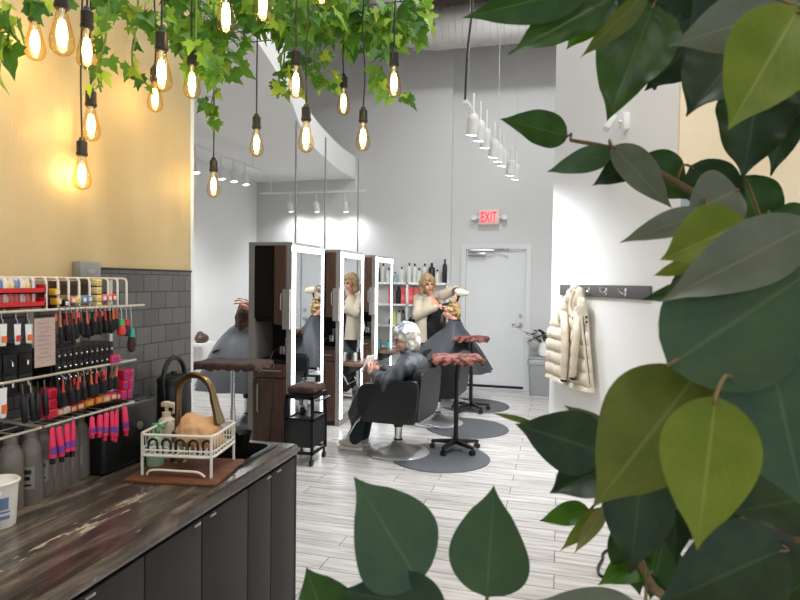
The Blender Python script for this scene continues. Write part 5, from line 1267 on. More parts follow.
IVY = [(0, .0), (.16, -.13), (.42, -.2), (.36, -.05), (.62, .12), (.48, .2), (.5, .34), (.24, .36), (.22, .56), (.1, .74), (0, 1.0)]
IVO = [(x, y) for x, y in IVY] + [(-x, y) for x, y in reversed(IVY[1:-1])]
def ivy_leaf(m, p, axis, nrm, L, r):
    axis = axis.normalized(); side = axis.cross(nrm).normalized(); nrm = side.cross(axis).normalized()
    f = r.uniform(.1, .45); dr = r.uniform(.1, .5)
    def pt(x, y): return p + side*x*L + axis*(y)*L + nrm*(abs(x)*f - dr*y*y*.4)*L
    c0 = m.bm.verts.new(pt(0, .28)); rim = [m.bm.verts.new(pt(x*r.uniform(.92, 1.08), y)) for x, y in IVO]
    n = len(rim)
    for i in range(n): m.bm.faces.new((c0, rim[i], rim[(i+1) % n]))
def garland(label, pts, n, spread, size, seed, droop=.6, group='ivy garlands'):
    r = random.Random(seed)
    w = [P(x, y, d) for x, y, d in pts]
    w = [V((max(p.x, WX+.05), p.y, p.z)) for p in w]
    path = [V(q) for q in cr([tuple(p) for p in w], 8)]
    rt = T('ivy_garland', label, 'ivy garland', tuple(w[0]), 0, group)
    m = MB(); m.tube([V((max(min(w[0].x, -.64), -1.69), max(1.22, min(3.08, w[0].y)), max(TZ, w[0].z+.02))), w[0].lerp(V((w[0].x, w[0].y, max(TZ, w[0].z+.02))), .4)]+path, .0035, 6)
    f = MB()
    for i in range(n):
        t = (i+r.random())/n*(len(path)-1); k = int(t); p = path[k].lerp(path[min(k+1, len(path)-1)], t-k)
        a = V((r.gauss(0, 1), r.gauss(0, 1), r.gauss(0, .7))).normalized()
        q = p + a*spread*r.uniform(.15, 1)
        if q.x < WX+.03: q.x = WX+.03
        m.tube([p, p.lerp(q, .6)+V((0, 0, .01)), q], .0013, 4)
        ax = (V((a.x, a.y, 0))*.8 + V((r.uniform(-.5, .5), r.uniform(-.5, .5), -droop-r.random()))).normalized()
        nr = (V((-CF.x, -CF.y, .35)) + V((r.gauss(0, .6), r.gauss(0, .6), r.gauss(0, .5)))).normalized()
        ivy_leaf(f, q, ax, nr, size*r.uniform(.65, 1.15), r)
    part('stem', m, M['ivystem'], rt, w=True); part('foliage', f, M['ivy'], rt, w=True, smooth=False)
G = [
 ('ivy garland of big leaves at the far upper left corner', [(-30, 0, 1.75), (5, 18, 1.72), (8, 40, 1.74), (2, 58, 1.76)], 17, .07, .085, 1),
 ('thin ivy strand trailing over the top left bulbs', [(-10, -12, 1.72), (25, -2, 1.72), (48, 2, 1.75), (70, -8, 1.8)], 8, .05, .06, 2),
 ('thin ivy strand hanging down the cream wall beside the upper bulbs', [(112, -20, 2.0), (107, 15, 2.05), (105, 42, 2.05), (97, 68, 2.08), (101, 92, 2.08)], 14, .035, .062, 3),
 ('ivy garland drooping over the cream wall edge', [(118, -14, 2.2), (135, 14, 2.2), (168, 22, 2.25), (190, 36, 2.3), (204, 60, 2.35)], 44, .1, .08, 4),
 ('sparse ivy sprig hanging beside the thin-cord bulb', [(138, 20, 2.3), (132, 52, 2.3), (136, 74, 2.3), (152, 88, 2.3)], 9, .03, .065, 5),
 ('ivy garland bunched left of the middle bulbs', [(170, -12, 2.5), (205, 12, 2.5), (222, 40, 2.55), (212, 72, 2.6)], 62, .11, .08, 6),
 ('ivy sprig dangling along the long bulb cord', [(216, 66, 2.8), (214, 90, 2.8), (211, 108, 2.8), (214, 122, 2.8)], 14, .035, .06, 7),
 ('ivy garland along the top over the two middle bulbs', [(225, -14, 2.6), (262, 14, 2.6), (300, 20, 2.65), (340, 12, 2.65)], 110, .13, .085, 8),
 ('ivy garland along the top right ending by the duct', [(310, -12, 2.75), (350, 18, 2.75), (385, 22, 2.7), (420, 8, 2.7)], 120, .13, .085, 9),
 ('second ivy garland along the top behind the first', [(240, -10, 2.95), (290, 18, 2.95), (335, 34, 2.95), (380, 34, 2.95), (412, 26, 2.9)], 110, .13, .085, 10),
 ('ivy sprig hanging behind the middle bulb pair', [(286, 30, 2.75), (284, 60, 2.75), (279, 80, 2.75), (288, 96, 2.75)], 14, .05, .075, 11),
 ('ivy sprig with bright leaves hanging beside the small bulb', [(322, 30, 2.8), (314, 56, 2.8), (322, 76, 2.8), (330, 84, 2.8)], 20, .06, .075, 12),
 ('ivy sprig drooping around the rightmost bulb', [(392, 20, 2.6), (388, 46, 2.6), (377, 72, 2.6), (384, 92, 2.6), (406, 96, 2.6)], 20, .035, .07, 13),
 ('ivy strand curling beside the bulb at the wall edge', [(196, 44, 2.2), (206, 58, 2.2), (216, 68, 2.2), (224, 74, 2.2)], 10, .035, .07, 14),
]
for a in G: garland(*a)
# ================================================================ people
def hand(m, wr, fwd, pal, curl=.5, s=1.0, side=1):
    """palm + five fingers; fwd = direction of the fingers, pal = direction the palm faces"""
    fwd = fwd.normalized(); pal = (pal-fwd*pal.dot(fwd)).normalized(); sd = fwd.cross(pal).normalized()*side
    R = Matrix((fwd, sd, pal)).transposed()
    m.ball(wr+fwd*.045*s, (.05*s, .038*s, .017*s), rot=R, seg=14); m.cap(wr-fwd*.01, wr+fwd*.03*s, .022*s, .024*s, 10)
    for i, (o, L) in enumerate(((.03, .068), (.011, .078), (-.009, .072), (-.028, .055))):
        b0 = wr+fwd*.085*s+sd*o*s; a = curl*.9
        d1 = fwd*math.cos(a)+pal*math.sin(a); d2 = fwd*math.cos(2*a)+pal*math.sin(2*a); d3 = fwd*math.cos(2.8*a)+pal*math.sin(2.8*a)
        p1 = b0+d1*L*.45*s; p2 = p1+d2*L*.32*s; p3 = p2+d3*L*.23*s
        m.cap(b0-fwd*.02*s, p1, .0095*s, .0088*s, 8); m.cap(p1, p2, .0088*s, .0082*s, 8); m.cap(p2, p3, .0082*s, .007*s, 8)
    b0 = wr+fwd*.03*s+sd*.032*s; p1 = b0+(fwd*.6+sd*.6+pal*.35).normalized()*.035*s; p2 = p1+(fwd*.85+sd*.1+pal*.5).normalized()*.03*s
    m.cap(b0, p1, .012*s, .0105*s, 8); m.cap(p1, p2, .0105*s, .0085*s, 8)
def head(m, c, fw, up, s=1.0):
    fw = fw.normalized(); up = (up-fw*up.dot(fw)).normalized(); lf = up.cross(fw).normalized()
    R = Matrix((fw, lf, up)).transposed()
    def q(x, y, z): return c + (fw*x+lf*y+up*z)*s
    m.ball(q(-.012, 0, .028), (.093*s, .076*s, .09*s), rot=R, seg=20); m.ball(q(.02, 0, -.035), (.068*s, .06*s, .075*s), rot=R, seg=16); m.ball(q(.05, 0, -.085), (.026*s, .028*s, .022*s), rot=R, seg=12)
    m.cap(q(.084, 0, .012), q(.104, 0, -.024), .008*s, .013*s, 10)                 # nose
    for k in (-1, 1):
        m.ball(q(-.005, k*.075, -.01), (.02*s, .009*s, .032*s), rot=R, seg=10)      # ears
        m.ball(q(.058, k*.036, -.03), (.024*s, .024*s, .022*s), rot=R, seg=10)      # cheeks
    m.ball(q(.078, 0, .03), (.014*s, .05*s, .012*s), rot=R, seg=10)                 # brow
    m.ball(q(.078, 0, -.056), (.016*s, .024*s, .012*s), rot=R, seg=10)
    return q, R
def face_parts(root, q, R, s=1.0):
    for k in (-1, 1):
        e = MB(); e.ball(q(.083, k*.031, .009), (.006*s, .011*s, .007*s), rot=R, seg=10); part('eye', e, M['eye'], root, w=True)
    e = MB(); e.ball(q(.0945, 0, -.056), (.005*s, .021*s, .007*s), rot=R, seg=10); part('mouth', e, M['lip'], root, w=True)
    for k in (-1, 1):
        e = MB(); e.tube([q(.086, k*.016, .026), q(.088, k*.034, .031), q(.076, k*.05, .026)], .0032*s, 6); part('eyebrow', e, M['brownhair'], root, w=True)
def tent(m, ring_fn, n=72):
    m.loft(ring_fn(n))

# ---- the seated woman with foils, in the nearest chair
def seated(label, base, rz, sh, headfw, hands, hairf, capem, skin, cape='wrap', lean=0, pants='pants', facing=True, lift=0, slouch=0):
    rt = T('person', label, 'person', base, rz)
    L = lambda x, y, z: V((x, y, z))
    hipz = sh+.09
    neck = L(-.09+lean, 0, sh+.56-slouch); hc = L(-.05+lean*1.25, 0, sh+.705-slouch)
    m = MB()
    m.ball(L(-.1, 0, hipz+.02), (.13, .165, .11)); m.cap(L(-.12, 0, hipz+.1), L(-.13+lean*.6, 0, sh+.4-slouch*.5), .12, .125, 16); m.ball(L(-.13+lean*.8, 0, sh+.42-slouch*.6), (.1, .165, .13)); m.cap(L(-.11+lean, 0, sh+.5-slouch*.9), neck+V((0, 0, .05)), .055, .048, 12)
    sh_y = .165
    legs = []
    for k in (-1, 1):
        hp, kn, an = L(-.08, k*.09, hipz), L(.33, k*.1, hipz+.0), L(.4, k*.085, .1+lift)
        m.cap(hp, kn, .083, .057, 14); m.cap(kn, an, .055, .036, 12); m.cap(an, an+V((.12, 0, -.055)), .036, .03, 10); legs.append((hp, kn, an))
        s0 = L(-.12+lean, k*sh_y, sh+.47-slouch*.9); el, wr, fd, pl_, cu = hands[0 if k < 0 else 1]
        m.cap(s0, V(el), .05, .04, 12); m.cap(V(el), V(wr), .039, .026, 12)
        hand(m, V(wr), V(fd), V(pl_), cu, 1, -k)
    q, R = head(m, hc, V(headfw), V((0, 0, 1)) if not lean else V((-.1, 0, 1)))
    me = blob(m, 'body', skin, .0075, 4); part('body', me, None, rt)
    # local face parts
    sv = ROOTM[rt.name]; ROOTM[rt.name] = Matrix.Identity(4)
    face_parts(rt, q, R)
    tm = MB()
    for hp, kn, an in legs: tm.cap(hp, kn, .096, .072, 14); tm.cap(kn, an+V((0, 0, -.0)), .07, .062, 14)
    tm.ball(L(-.1, 0, hipz), (.15, .18, .12)); part('trousers', blob(tm, 'trousers', M[pants], .014, 5), None, rt)
    for hp, kn, an in legs:
        s_ = MB(); s_.ball(an+V((.06, 0, -.045)), (.125, .046, .042)); s_.ball(an+V((.0, 0, -.02)), (.055, .044, .05)); so = part('shoe', blob(s_, 'shoe', M['shoe'], .009, 3), None, rt)
        s_ = MB(); s_.prism(rrect(.26, .09, .044, 5), an+V((.055, 0, -.087)), (1, 0, 0), (0, 1, 0), .022); part('sole', s_, M['sole'], so)
    hairf(rt, q, R, hc)
    if cape == 'wrap':
        c = MB(); c.lathe([(.066, .0), (.075, -.02)], neck+V((0, 0, .035)), 16)
        c.ball(L(-.13+lean, 0, sh+.42-slouch*.6), (.145, .2, .15)); c.ball(L(-.11+lean, 0, sh+.49-slouch*.9), (.115, .19, .075)); c.cap(L(-.12, 0, hipz+.08), L(-.13, 0, sh+.4-slouch*.5), .155, .16, 16); c.cap(L(-.11, 0, sh+.5-slouch*.9), neck+V((0, 0, .02)), .085, .068, 14)
        for k in (-1, 1):
            el, wr = V(hands[0 if k < 0 else 1][0]), V(hands[0 if k < 0 else 1][1]); s0 = L(-.12+lean, k*sh_y, sh+.45-slouch*.9)
            c.cap(s0, el, .085, .085, 14); c.cap(el, el.lerp(wr, .86), .085, .05, 14)
            c.cap(el+V((.0, 0, -.04)), L(.06, k*.17, hipz+.06), .07, .07, 12)
            hp, kn, an = legs[0 if k < 0 else 1]
            c.cap(hp+V((0, 0, .02)), kn+V((.01, 0, .012)), .105, .088, 14); c.cap(kn+V((.015, 0, 0)), kn.lerp(an, .55)+V((.03, 0, 0)), .084, .07, 12)
        c.cap(L(.05, 0, hipz+.09), L(.3, 0, hipz+.05), .08, .06, 12); c.cap(L(.36, -.05, hipz-.02), L(.41, -.04, hipz-.3), .05, .04, 10)
        me = blob(c, 'cape', M[capem], .012, 9, [(.16, .03, 'CLOUDS')])
        me.update(); nn = [v.normal.copy() for v in me.vertices]
        for v, nv in zip(me.vertices, nn):
            a = math.atan2(v.co.y, v.co.x+.1); f = max(0, min(1, (neck.z-.06-v.co.z)/.15)); g_ = max(0, 1-max(0, v.co.x-.1)*5)
            v.co += nv*(.015*math.sin(a*17+v.co.z*9+1.5*math.sin(v.co.z*14))*f*g_ + .008*math.sin(v.co.x*70+v.co.z*40)*(1-g_))
        part('cape', me, None, rt)
        e = MB(); e.tube([V((-.09+lean+.068*math.cos(a), .068*math.sin(a), neck.z+.02+.012*math.cos(a))) for a in [2*PI*i/20 for i in range(20)]], .012, 8, closed=True); part('neck_strip', e, M['blackcloth'], rt)
    else:
        spread_f, spread_b, spread_s, zb = cape
        rings = []; n = 80; ks = 16
        for i in range(ks+1):
            t = i/ks
            # neck -> shoulders -> hem
            if t < .22: u = t/.22; fx, bx, sy = .065+.05*u, .065+.05*u, .065+.15*u**.8; z = neck.z+.03-.1*u**1.6
            else:
                u = (t-.22)/.78; fx = .115+(spread_f-.115)*u**.85; bx = .115+(spread_b-.115)*u; sy = .215+(spread_s-.215)*u**.8; z = (neck.z-.07)*(1-u)+zb*u+.1*math.sin(PI*u)*.35
            amp = .0 if t < .2 else .022*(t-.2)**.7
            rg = []
            for k in range(n):
                a = 2*PI*k/n; ca, sa = math.cos(a), math.sin(a)
                f = 1+amp*6*math.sin(a*11+1.3*math.sin(t*3))*.35+amp*3*math.sin(a*5+2)*.5
                zz = z
                if t > .3 and ca > 0: zz = max(z, (hipz+.10)*(1-abs(sa)**3)+z*(abs(sa)**3)) if fx*ca < .36 and t < .8 else z
                rg.append(V((-.1+lean+(fx if ca > 0 else bx)*ca*f, sy*sa*f, zz)))
            rings.append(rg)
        c = MB(); c.loft(rings); bmesh.ops.recalc_face_normals(c.bm, faces=c.bm.faces[:]); bmesh.ops.solidify(c.bm, geom=c.bm.faces[:], thickness=-.006)
        me = mesh_of(c, 'cape', M[capem], ang=60); part('cape', me, None, rt)
        e = MB(); e.tube([V((-.1+lean+.07*math.cos(a), .07*math.sin(a), neck.z+.03)) for a in [2*PI*i/20 for i in range(20)]], .014, 8, closed=True); part('neck_strip', e, M['blackcloth'], rt)
    ROOTM[rt.name] = sv
    return rt
def hair_foil(rt, q, R, hc):
    h = MB(); h.ball(q(-.04, 0, .052), (.115, .112, .106), rot=R, seg=22); h.ball(q(-.075, 0, -.03), (.075, .1, .11), rot=R); h.ball(q(-.085, 0, -.085), (.04, .06, .05), rot=R)
    for k in (-1, 1): h.ball(q(-.03, k*.066, -.035), (.05, .03, .08), rot=R); h.ball(q(.04, k*.06, .035), (.04, .03, .05), rot=R)
    h.ball(q(.05, 0, .085), (.045, .075, .035), rot=R)
    part('hair', blob(h, 'hair', M['whitehair'], .009, 3, [(.03, .022, 'CLOUDS')]), None, rt)
    for k in (-1, 1):
        e = MB(); e.tube([q(.092+.0*k, k*.034+.024*math.cos(a), .008+.017*math.sin(a)) for a in [2*PI*i/14 for i in range(14)]], .0028, 6, closed=True); part('glasses_rim', e, M['black_plastic'], rt)
    r = random.Random(4)
    for i in range(30):
        a = r.uniform(-1.7, 1.7); b_ = r.uniform(.32, 1.3)
        p = q(-.038+.121*math.cos(a)*math.cos(b_), .12*math.sin(a)*math.cos(b_), .052+.114*math.sin(b_)); n = (p-q(-.015, 0, .03)).normalized()
        t = n.cross(V((0, 0, 1))+V((r.uniform(-.6, .6), r.uniform(-.6, .6), 0))).normalized(); u = n.cross(t)
        f = MB(); f.prism(rrect(.075, .032, .004, 2), p, (t*math.cos(.4)+u*math.sin(.4)), n.cross(t*math.cos(.4)+u*math.sin(.4)), .004); part('hair_foil', f, M['foil'], rt, 'pale blue hair foil')
seated('seated woman with white foiled hair in a dark cape, reading in the nearest chair', (CH1.x, CH1.y, .004), F1, .43, (1, .8, -.24),
       [((.02, -.25, .7), (.24, -.07, .75), (.75, .45, .45), (0, 1, .3), .55), ((.02, .25, .7), (.23, .09, .73), (.8, -.45, .45), (0, -1, .3), .55)], hair_foil, 'cape', M['skin2'], slouch=.075)
q0 = Matrix.Translation((CH1.x, CH1.y, .004)) @ Matrix.Rotation(F1, 4, 'Z')
bk = T('paper_book', 'small pale booklet held in the hands of the foil client', 'booklet', tuple((q0 @ V((.33, 0, .81)))), F1)
for s in (-1, 1):
    m = MB(); m.box((.0, s*.045, .0), (.012, .1, .16), rot=(0, -.35, s*.3), bevel=.002); part('page_block', m, M['paper'], bk)
def hair_curl(rt, q, R, hc):
    h = MB(); r = random.Random(9); h.ball(q(-.025, 0, .035), (.1, .088, .1), rot=R, seg=20); h.ball(q(-.075, 0, -.04), (.055, .075, .08), rot=R)
    for i in range(46):
        a = r.uniform(.5, 2*PI-.5); b_ = r.uniform(-.7, 1.4); p = q(-.03+.1*math.cos(a)*math.cos(b_), .095*math.sin(a)*math.cos(b_), .035+.105*math.sin(b_)); h.ball(p, r.uniform(.018, .03), seg=10)
    part('hair', blob(h, 'hair', M['curlblond'], .009, 2, [(.02, .012, 'CLOUDS')]), None, rt)
seated('blond curly-haired client in a wide charcoal cape, seated before the stylist', (CH3.x, CH3.y, .004), PI, .51, (1, .4, -.15),
       [((.0, -.22, .73), (.14, -.08, .69), (1, .3, 0), (0, 0, -1), .3), ((.0, .22, .73), (.14, .08, .69), (1, -.3, 0), (0, 0, -1), .3)], hair_curl, 'cape', M['skin'], cape=(.64, .5, .46, .45), pants='blackcloth', lift=.03)
def hair_long(rt, q, R, hc):
    h = MB(); h.ball(q(-.02, 0, .035), (.103, .09, .098), rot=R, seg=20); h.cap(q(-.06, 0, -.0), q(-.09, 0, -.16), .085, .06); h.cap(q(-.07, .05, -.03), q(-.085, .055, -.17), .05, .035); h.cap(q(-.07, -.05, -.03), q(-.085, -.055, -.18), .05, .035)
    part('hair', blob(h, 'hair', M['brownhair'], .009, 3, [(.03, .022, 'CLOUDS')]), None, rt)
seated('brown-haired client in a grey cape seen from behind in the left bay', (CH4.x, CH4.y, 0), 1.75, .52, (1, 0, -.1),
       [((.0, -.22, .74), (.14, -.08, .69), (1, .3, 0), (0, 0, -1), .3), ((.0, .22, .74), (.14, .08, .69), (1, -.3, 0), (0, 0, -1), .3)], hair_long, 'capegrey', M['skin'], cape=(.5, .56, .5, .46), pants='blackcloth')

# ---- standing figures
def standing(label, J, fw, headfw, headup, hairf, top='blackcloth', cardigan=True, sleeves=True, hd=None, skin=None, pants='blackcloth'):
    rt = T('person', label, 'person', (J['pelvis'].x, J['pelvis'].y, 0))
    sk = skin or M['skin']; fw = fw.normalized(); lf = V((0, 0, 1)).cross(fw).normalized()
    m = MB(); pv, ch, nk, hc = J['pelvis'], J['chest'], J['neck'], J['head']
    Rt = Matrix((fw, lf, V((0, 0, 1)))).transposed()
    m.ball(pv, (.115, .165, .12), rot=Rt); m.cap(pv+V((0, 0, .05)), ch-V((0, 0, .1)), .115, .118, 16); m.ball(ch, (.105, .16, .15), rot=Rt); m.cap(ch+V((0, 0, .1)), nk, .06, .05, 12); m.cap(nk, hc-V((0, 0, .03)), .05, .048, 12)
    for k, n in ((-1, 'r'), (1, 'l')):
        hp = pv+lf*k*.088-V((0, 0, .04)); kn = pv+lf*k*.09+fw*.02; kn.z = .48; an = pv+lf*k*.09-fw*.01; an.z = .085
        m.cap(hp, kn, .088, .058, 14); m.cap(kn, an, .056, .036, 12); m.cap(an-V((0, 0, .03)), an+fw*.12-V((0, 0, .055)), .034, .028, 10)
        m.cap(J['s'+n], J['e'+n], .05, .039, 12); m.cap(J['e'+n], J['w'+n], .038, .026, 12); fd, pl_, cu = hd[n]; hand(m, J['w'+n], fd, pl_, cu, 1, k)
    q, R = head(m, hc, headfw, headup)
    part('body', blob(m, 'body', sk, .0075, 4), None, rt, w=True)
    face_parts(rt, q, R)
    t = MB(); t.ball(pv+V((0, 0, .03)), (.135, .18, .12), rot=Rt); t.cap(pv+V((0, 0, .05)), ch-V((0, 0, .1)), .132, .135, 16); t.ball(ch-V((0, 0, .02)), (.122, .172, .13), rot=Rt)
    part('top', blob(t, 'top', M[top], .012, 5), None, rt, w=True)
    t = MB()
    for k in (-1, 1):
        hp = pv+lf*k*.088-V((0, 0, .04)); kn = pv+lf*k*.09+fw*.02; kn.z = .48; an = pv+lf*k*.09-fw*.01; an.z = .1
        t.cap(hp, kn, .102, .075, 14); t.cap(kn, an, .073, .066, 14)
    t.ball(pv-V((0, 0, .02)), (.132, .178, .12), rot=Rt); part('trousers', blob(t, 'trousers', M[pants], .013, 5), None, rt, w=True)
    for k in (-1, 1):
        an = pv+lf*k*.09-fw*.01; an.z = .05; s_ = MB(); s_.ball(an+fw*.055-V((0, 0, .005)), (.13, .046, .042), rot=Rt); s_.ball(an+V((0, 0, .02)), (.05, .042, .05)); part('shoe', blob(s_, 'shoe', M['black_plastic'], .009, 3), None, rt, w=True)
    if cardigan:
        # open-fronted cardigan: partial rings around the back and sides, plus sleeves
        n = 26; rings = []
        for i in range(15):
            u = i/14; z = ch.z+.17-(ch.z+.17-(pv.z-.17))*u
            c = (pv.lerp(ch, min(1, max(0, (z-pv.z)/(ch.z-pv.z)))) if z > pv.z else pv.copy()); c.z = z
            rx = .07+.1*min(1, u*4)+.03*u; ry = .1+.11*min(1, u*3)+.035*u; gap = .55+.45*min(1, u*2)-.2*u
            rg = []
            for k in range(n+1):
                a = gap+(2*PI-2*gap)*k/n; w_ = 1+.05*u*math.sin(a*9+u*2)
                rg.append(c+fw*rx*math.cos(a)*w_+lf*ry*math.sin(a)*w_)
            rings.append(rg)
        c_ = MB(); c_.loft(rings, close_ring=False); bmesh.ops.recalc_face_normals(c_.bm, faces=c_.bm.faces[:]); bmesh.ops.solidify(c_.bm, geom=c_.bm.faces[:], thickness=.012)
        cg = part('cardigan', mesh_of(c_, 'cardigan', M['cardigan'], ang=70), None, rt, w=True)
        for n_ in ('r', 'l'):
            t = MB(); t.cap(J['s'+n_], J['e'+n_], .074, .062, 14); t.cap(J['e'+n_], J['e'+n_].lerp(J['w'+n_], .82), .06, .047, 14); t.ball(J['s'+n_], .078)
            part('sleeve', blob(t, 'sleeve', M['cardigan'], .011, 5, [(.06, .018, 'CLOUDS')]), None, cg, w=True, root=rt)
    hairf(rt, q, R, hc)
    return rt
def hair_bob(rt, q, R, hc):
    h = MB(); h.ball(q(-.02, 0, .042), (.108, .095, .1), rot=R, seg=22); h.cap(q(-.05, 0, .0), q(-.06, 0, -.1), .085, .07)
    for k in (-1, 1): h.cap(q(-.01, k*.075, .03), q(-.0, k*.085, -.1), .045, .034); h.cap(q(.03, k*.06, .07), q(.045, k*.082, -.01), .035, .024)
    h.ball(q(.05, -.02, .088), (.045, .06, .026), rot=R)
    part('hair', blob(h, 'hair', M['blond'], .009, 3, [(.03, .02, 'CLOUDS')]), None, rt, w=True)
D = 8.3
J = {'pelvis': P(430.5, 347, D), 'chest': P(431.5, 309, D), 'neck': P(430.5, 294.5, D-.0), 'head': P(427.5, 283.5, D-.1), 'sr': P(419, 299, D+.02), 'sl': P(443.5, 295, D-.02),
     'er': P(416.5, 315.5, D-.16), 'el': P(455.5, 289.5, D-.14), 'wr': P(439.5, 306, D-.36), 'wl': P(456.5, 291.5, D-.36)}
J['pelvis'].z = .95
for n_ in ('er',): pass
toc = (P(456, 305, 7.85)-J['chest']); toc.z = 0
fwS = (V((-CF.x, -CF.y, 0))*.75 + CR*.55); fwS.z = 0
hdS = {'r': (P(450, 303.5, 7.8)-J['wr'], V((0, 0, -.6))+CR*.5, .55), 'l': (P(457.5, 299, 7.8)-J['wl'], V((0, 0, -1))-CR*.6, .55)}
standing('standing blond stylist in a beige cardigan over black, working on the caped client', J, fwS, (P(451, 306, 7.6)-P(430, 284, 8.2)).normalized()+V((0, 0, .12)), V((0, 0, 1))-CR*.12+V((0, 0, 0)), hair_bob, hd=hdS)
# her tools
a, b_ = J['wr'], P(452, 303, 7.8)
fi = T('flat_iron', 'black flat iron in the right hand of the standing stylist', 'flat iron', tuple(P(445, 304.5, 7.88)))
p0, p1 = P(443, 305, 7.88), P(451.5, 303, 7.8); m = MB(); m.cap(p0, p1, .02, .016, 12); part('barrel', m, M['black_plastic'], fi, w=True)
hb2 = P(460.5, 292.5, 7.86)
bd = T('hair_dryer', 'cream hair dryer held above the blond client by the stylist', 'hair dryer', tuple(hb2))
m = MB(); q_ = (CR*.9+V((0, 0, -.12))).normalized().to_track_quat('Z', 'Y').to_matrix(); m.lathe([(.02, -.07), (.04, -.06), (.052, -.02), (.05, .03), (.036, .075), (.034, .1), (.028, .1), (0, .06)], hb2, 20, q_); part('barrel', m, mat('cream_plastic', (226, 214, 190), .35), bd, w=True)
m = MB(); m.cap(hb2+V((0, 0, -.03))-CR*.02, hb2-CR*.05+V((0, 0, -.13)), .02, .017, 12); part('handle', m, M['black_plastic'], bd, w=True)
wt = T('wristwatch', 'black wristwatch on the raised left wrist of the stylist', 'watch', tuple(J['wl'])); d_ = (J['wl']-J['el']).normalized(); m = MB(); pc = J['wl']-d_*.035; m.tube([pc-d_*.018, pc+d_*.018], .052, 16); part('strap', m, M['black_plastic'], wt, w=True)
# the stylist behind the brown-haired client, mostly hidden by the station
hx = P(243, 305, 6.35)
ps2 = V((-3.02, 6.42, 0))
fw2 = V((CH4.x-ps2.x-.06, CH4.y-ps2.y-.02, 0)).normalized(); lf2 = V((0, 0, 1)).cross(fw2)
J = {'pelvis': ps2+V((0, 0, .93)), 'chest': ps2+V((0, 0, 1.27)), 'neck': ps2+V((0, 0, 1.45)), 'head': ps2+V((0, 0, 1.6))+fw2*.05}
J['sr'] = ps2-lf2*.17+V((0, 0, 1.39)); J['sl'] = ps2+lf2*.17+V((0, 0, 1.39))
J['wr'] = P(246, 307.5, 6.28); J['er'] = J['sr'].lerp(J['wr'], .5)-V((0, 0, .1))
J['wl'] = P(249, 304, 6.2); J['el'] = J['sl'].lerp(J['wl'], .5)-V((0, 0, .1))
standing('stylist in black reaching over the brown-haired client, mostly hidden by the station', J, fw2, fw2+V((0, 0, -.35)), V((0, 0, 1)), hair_bob, cardigan=False, hd={'r': (P(238.5, 302, 6.3)-J['wr'], V((0, 0, -1)), .5), 'l': (P(239.5, 299, 6.2)-J['wl'], V((0, 0, -1)), .4)})
cb_ = T('hair_brush', 'small brown hair brush held over the brown-haired client', 'hair brush', tuple(P(245, 299, 6.25))); m = MB(); m.cap(P(239, 299, 6.24), P(247, 300.5, 6.24), .012, .01, 10); part('handle', m, M['brown'], cb_, w=True)
# ================================================================ the big artificial plant in front
def leaf_mesh(p0, p1, W, nrm, bend=.12, fold=.25, twist=0, prof=0, wav=0, seed=0):
    r = random.Random(seed); ax = p1-p0; L = ax.length; ax = ax.normalized(); nrm = (nrm-ax*nrm.dot(ax)).normalized(); sd = ax.cross(nrm).normalized()
    nv, nu = 22, 5
    bm = bmesh.new(); uvl = bm.loops.layers.uv.new('UVMap'); grid = []
    for j in range(nv+1):
        t = j/nv
        w = (math.sin(PI*min(1, t**.72))**.85)*(1-.35*t**3) if t < 1 else 0
        if t > .78: w *= 1-.45*((t-.78)/.22)
        w = max(w, .012 if 0 < t < 1 else .004)*W/2
        c = p0+ax*L*t+nrm*(-bend*L*math.sin(PI*t*.5)**2*1.0+bend*L*t)+nrm*.0
        tw = twist*(t-.3); n2 = nrm*math.cos(tw)+sd*math.sin(tw); s2 = sd*math.cos(tw)-nrm*math.sin(tw)
        row = []
        for i in range(-nu, nu+1):
            u = i/nu; rip = wav*math.sin(t*17+i*.3+seed)*abs(u)**2*W*.06
            row.append((bm.verts.new(c+s2*u*w+n2*(fold*abs(u)**1.4*w+rip)), ((u+1)/2, t)))
        grid.append(row)
    for j in range(nv):
        for i in range(2*nu):
            q = (grid[j][i], grid[j][i+1], grid[j+1][i+1], grid[j+1][i])
            f = bm.faces.new([x[0] for x in q])
            for lp, x in zip(f.loops, q): lp[uvl].uv = x[1]
    bmesh.ops.solidify(bm, geom=bm.faces[:], thickness=.0006)
    me = bpy.data.meshes.new('leaf'); bm.to_mesh(me); bm.free(); me.polygons.foreach_set('use_smooth', [True]*len(me.polygons)); me.set_sharp_from_angle(angle=1.2)
    return me
PLB = P(800, 560, .95); PLB.z = 0
plant = T('artificial_tree', 'large artificial ficus with broad green leaves close to the camera at the right', 'plant', (PLB.x, PLB.y, .0))
pot = T('plant_pot', 'grey floor pot holding the large artificial ficus', 'pot', (PLB.x, PLB.y, 0))
m = MB(); m.lathe([(.13, 0), (.15, .01), (.19, .3), (.2, .33), (.185, .33), (.18, .29), (0, .285)], seg=32); part('pot_body', m, M['pot'], pot)
m = MB(); m.lathe([(.178, .28), (.1, .3), (0, .305)], seg=24); part('soil', m, M['soil'], plant)
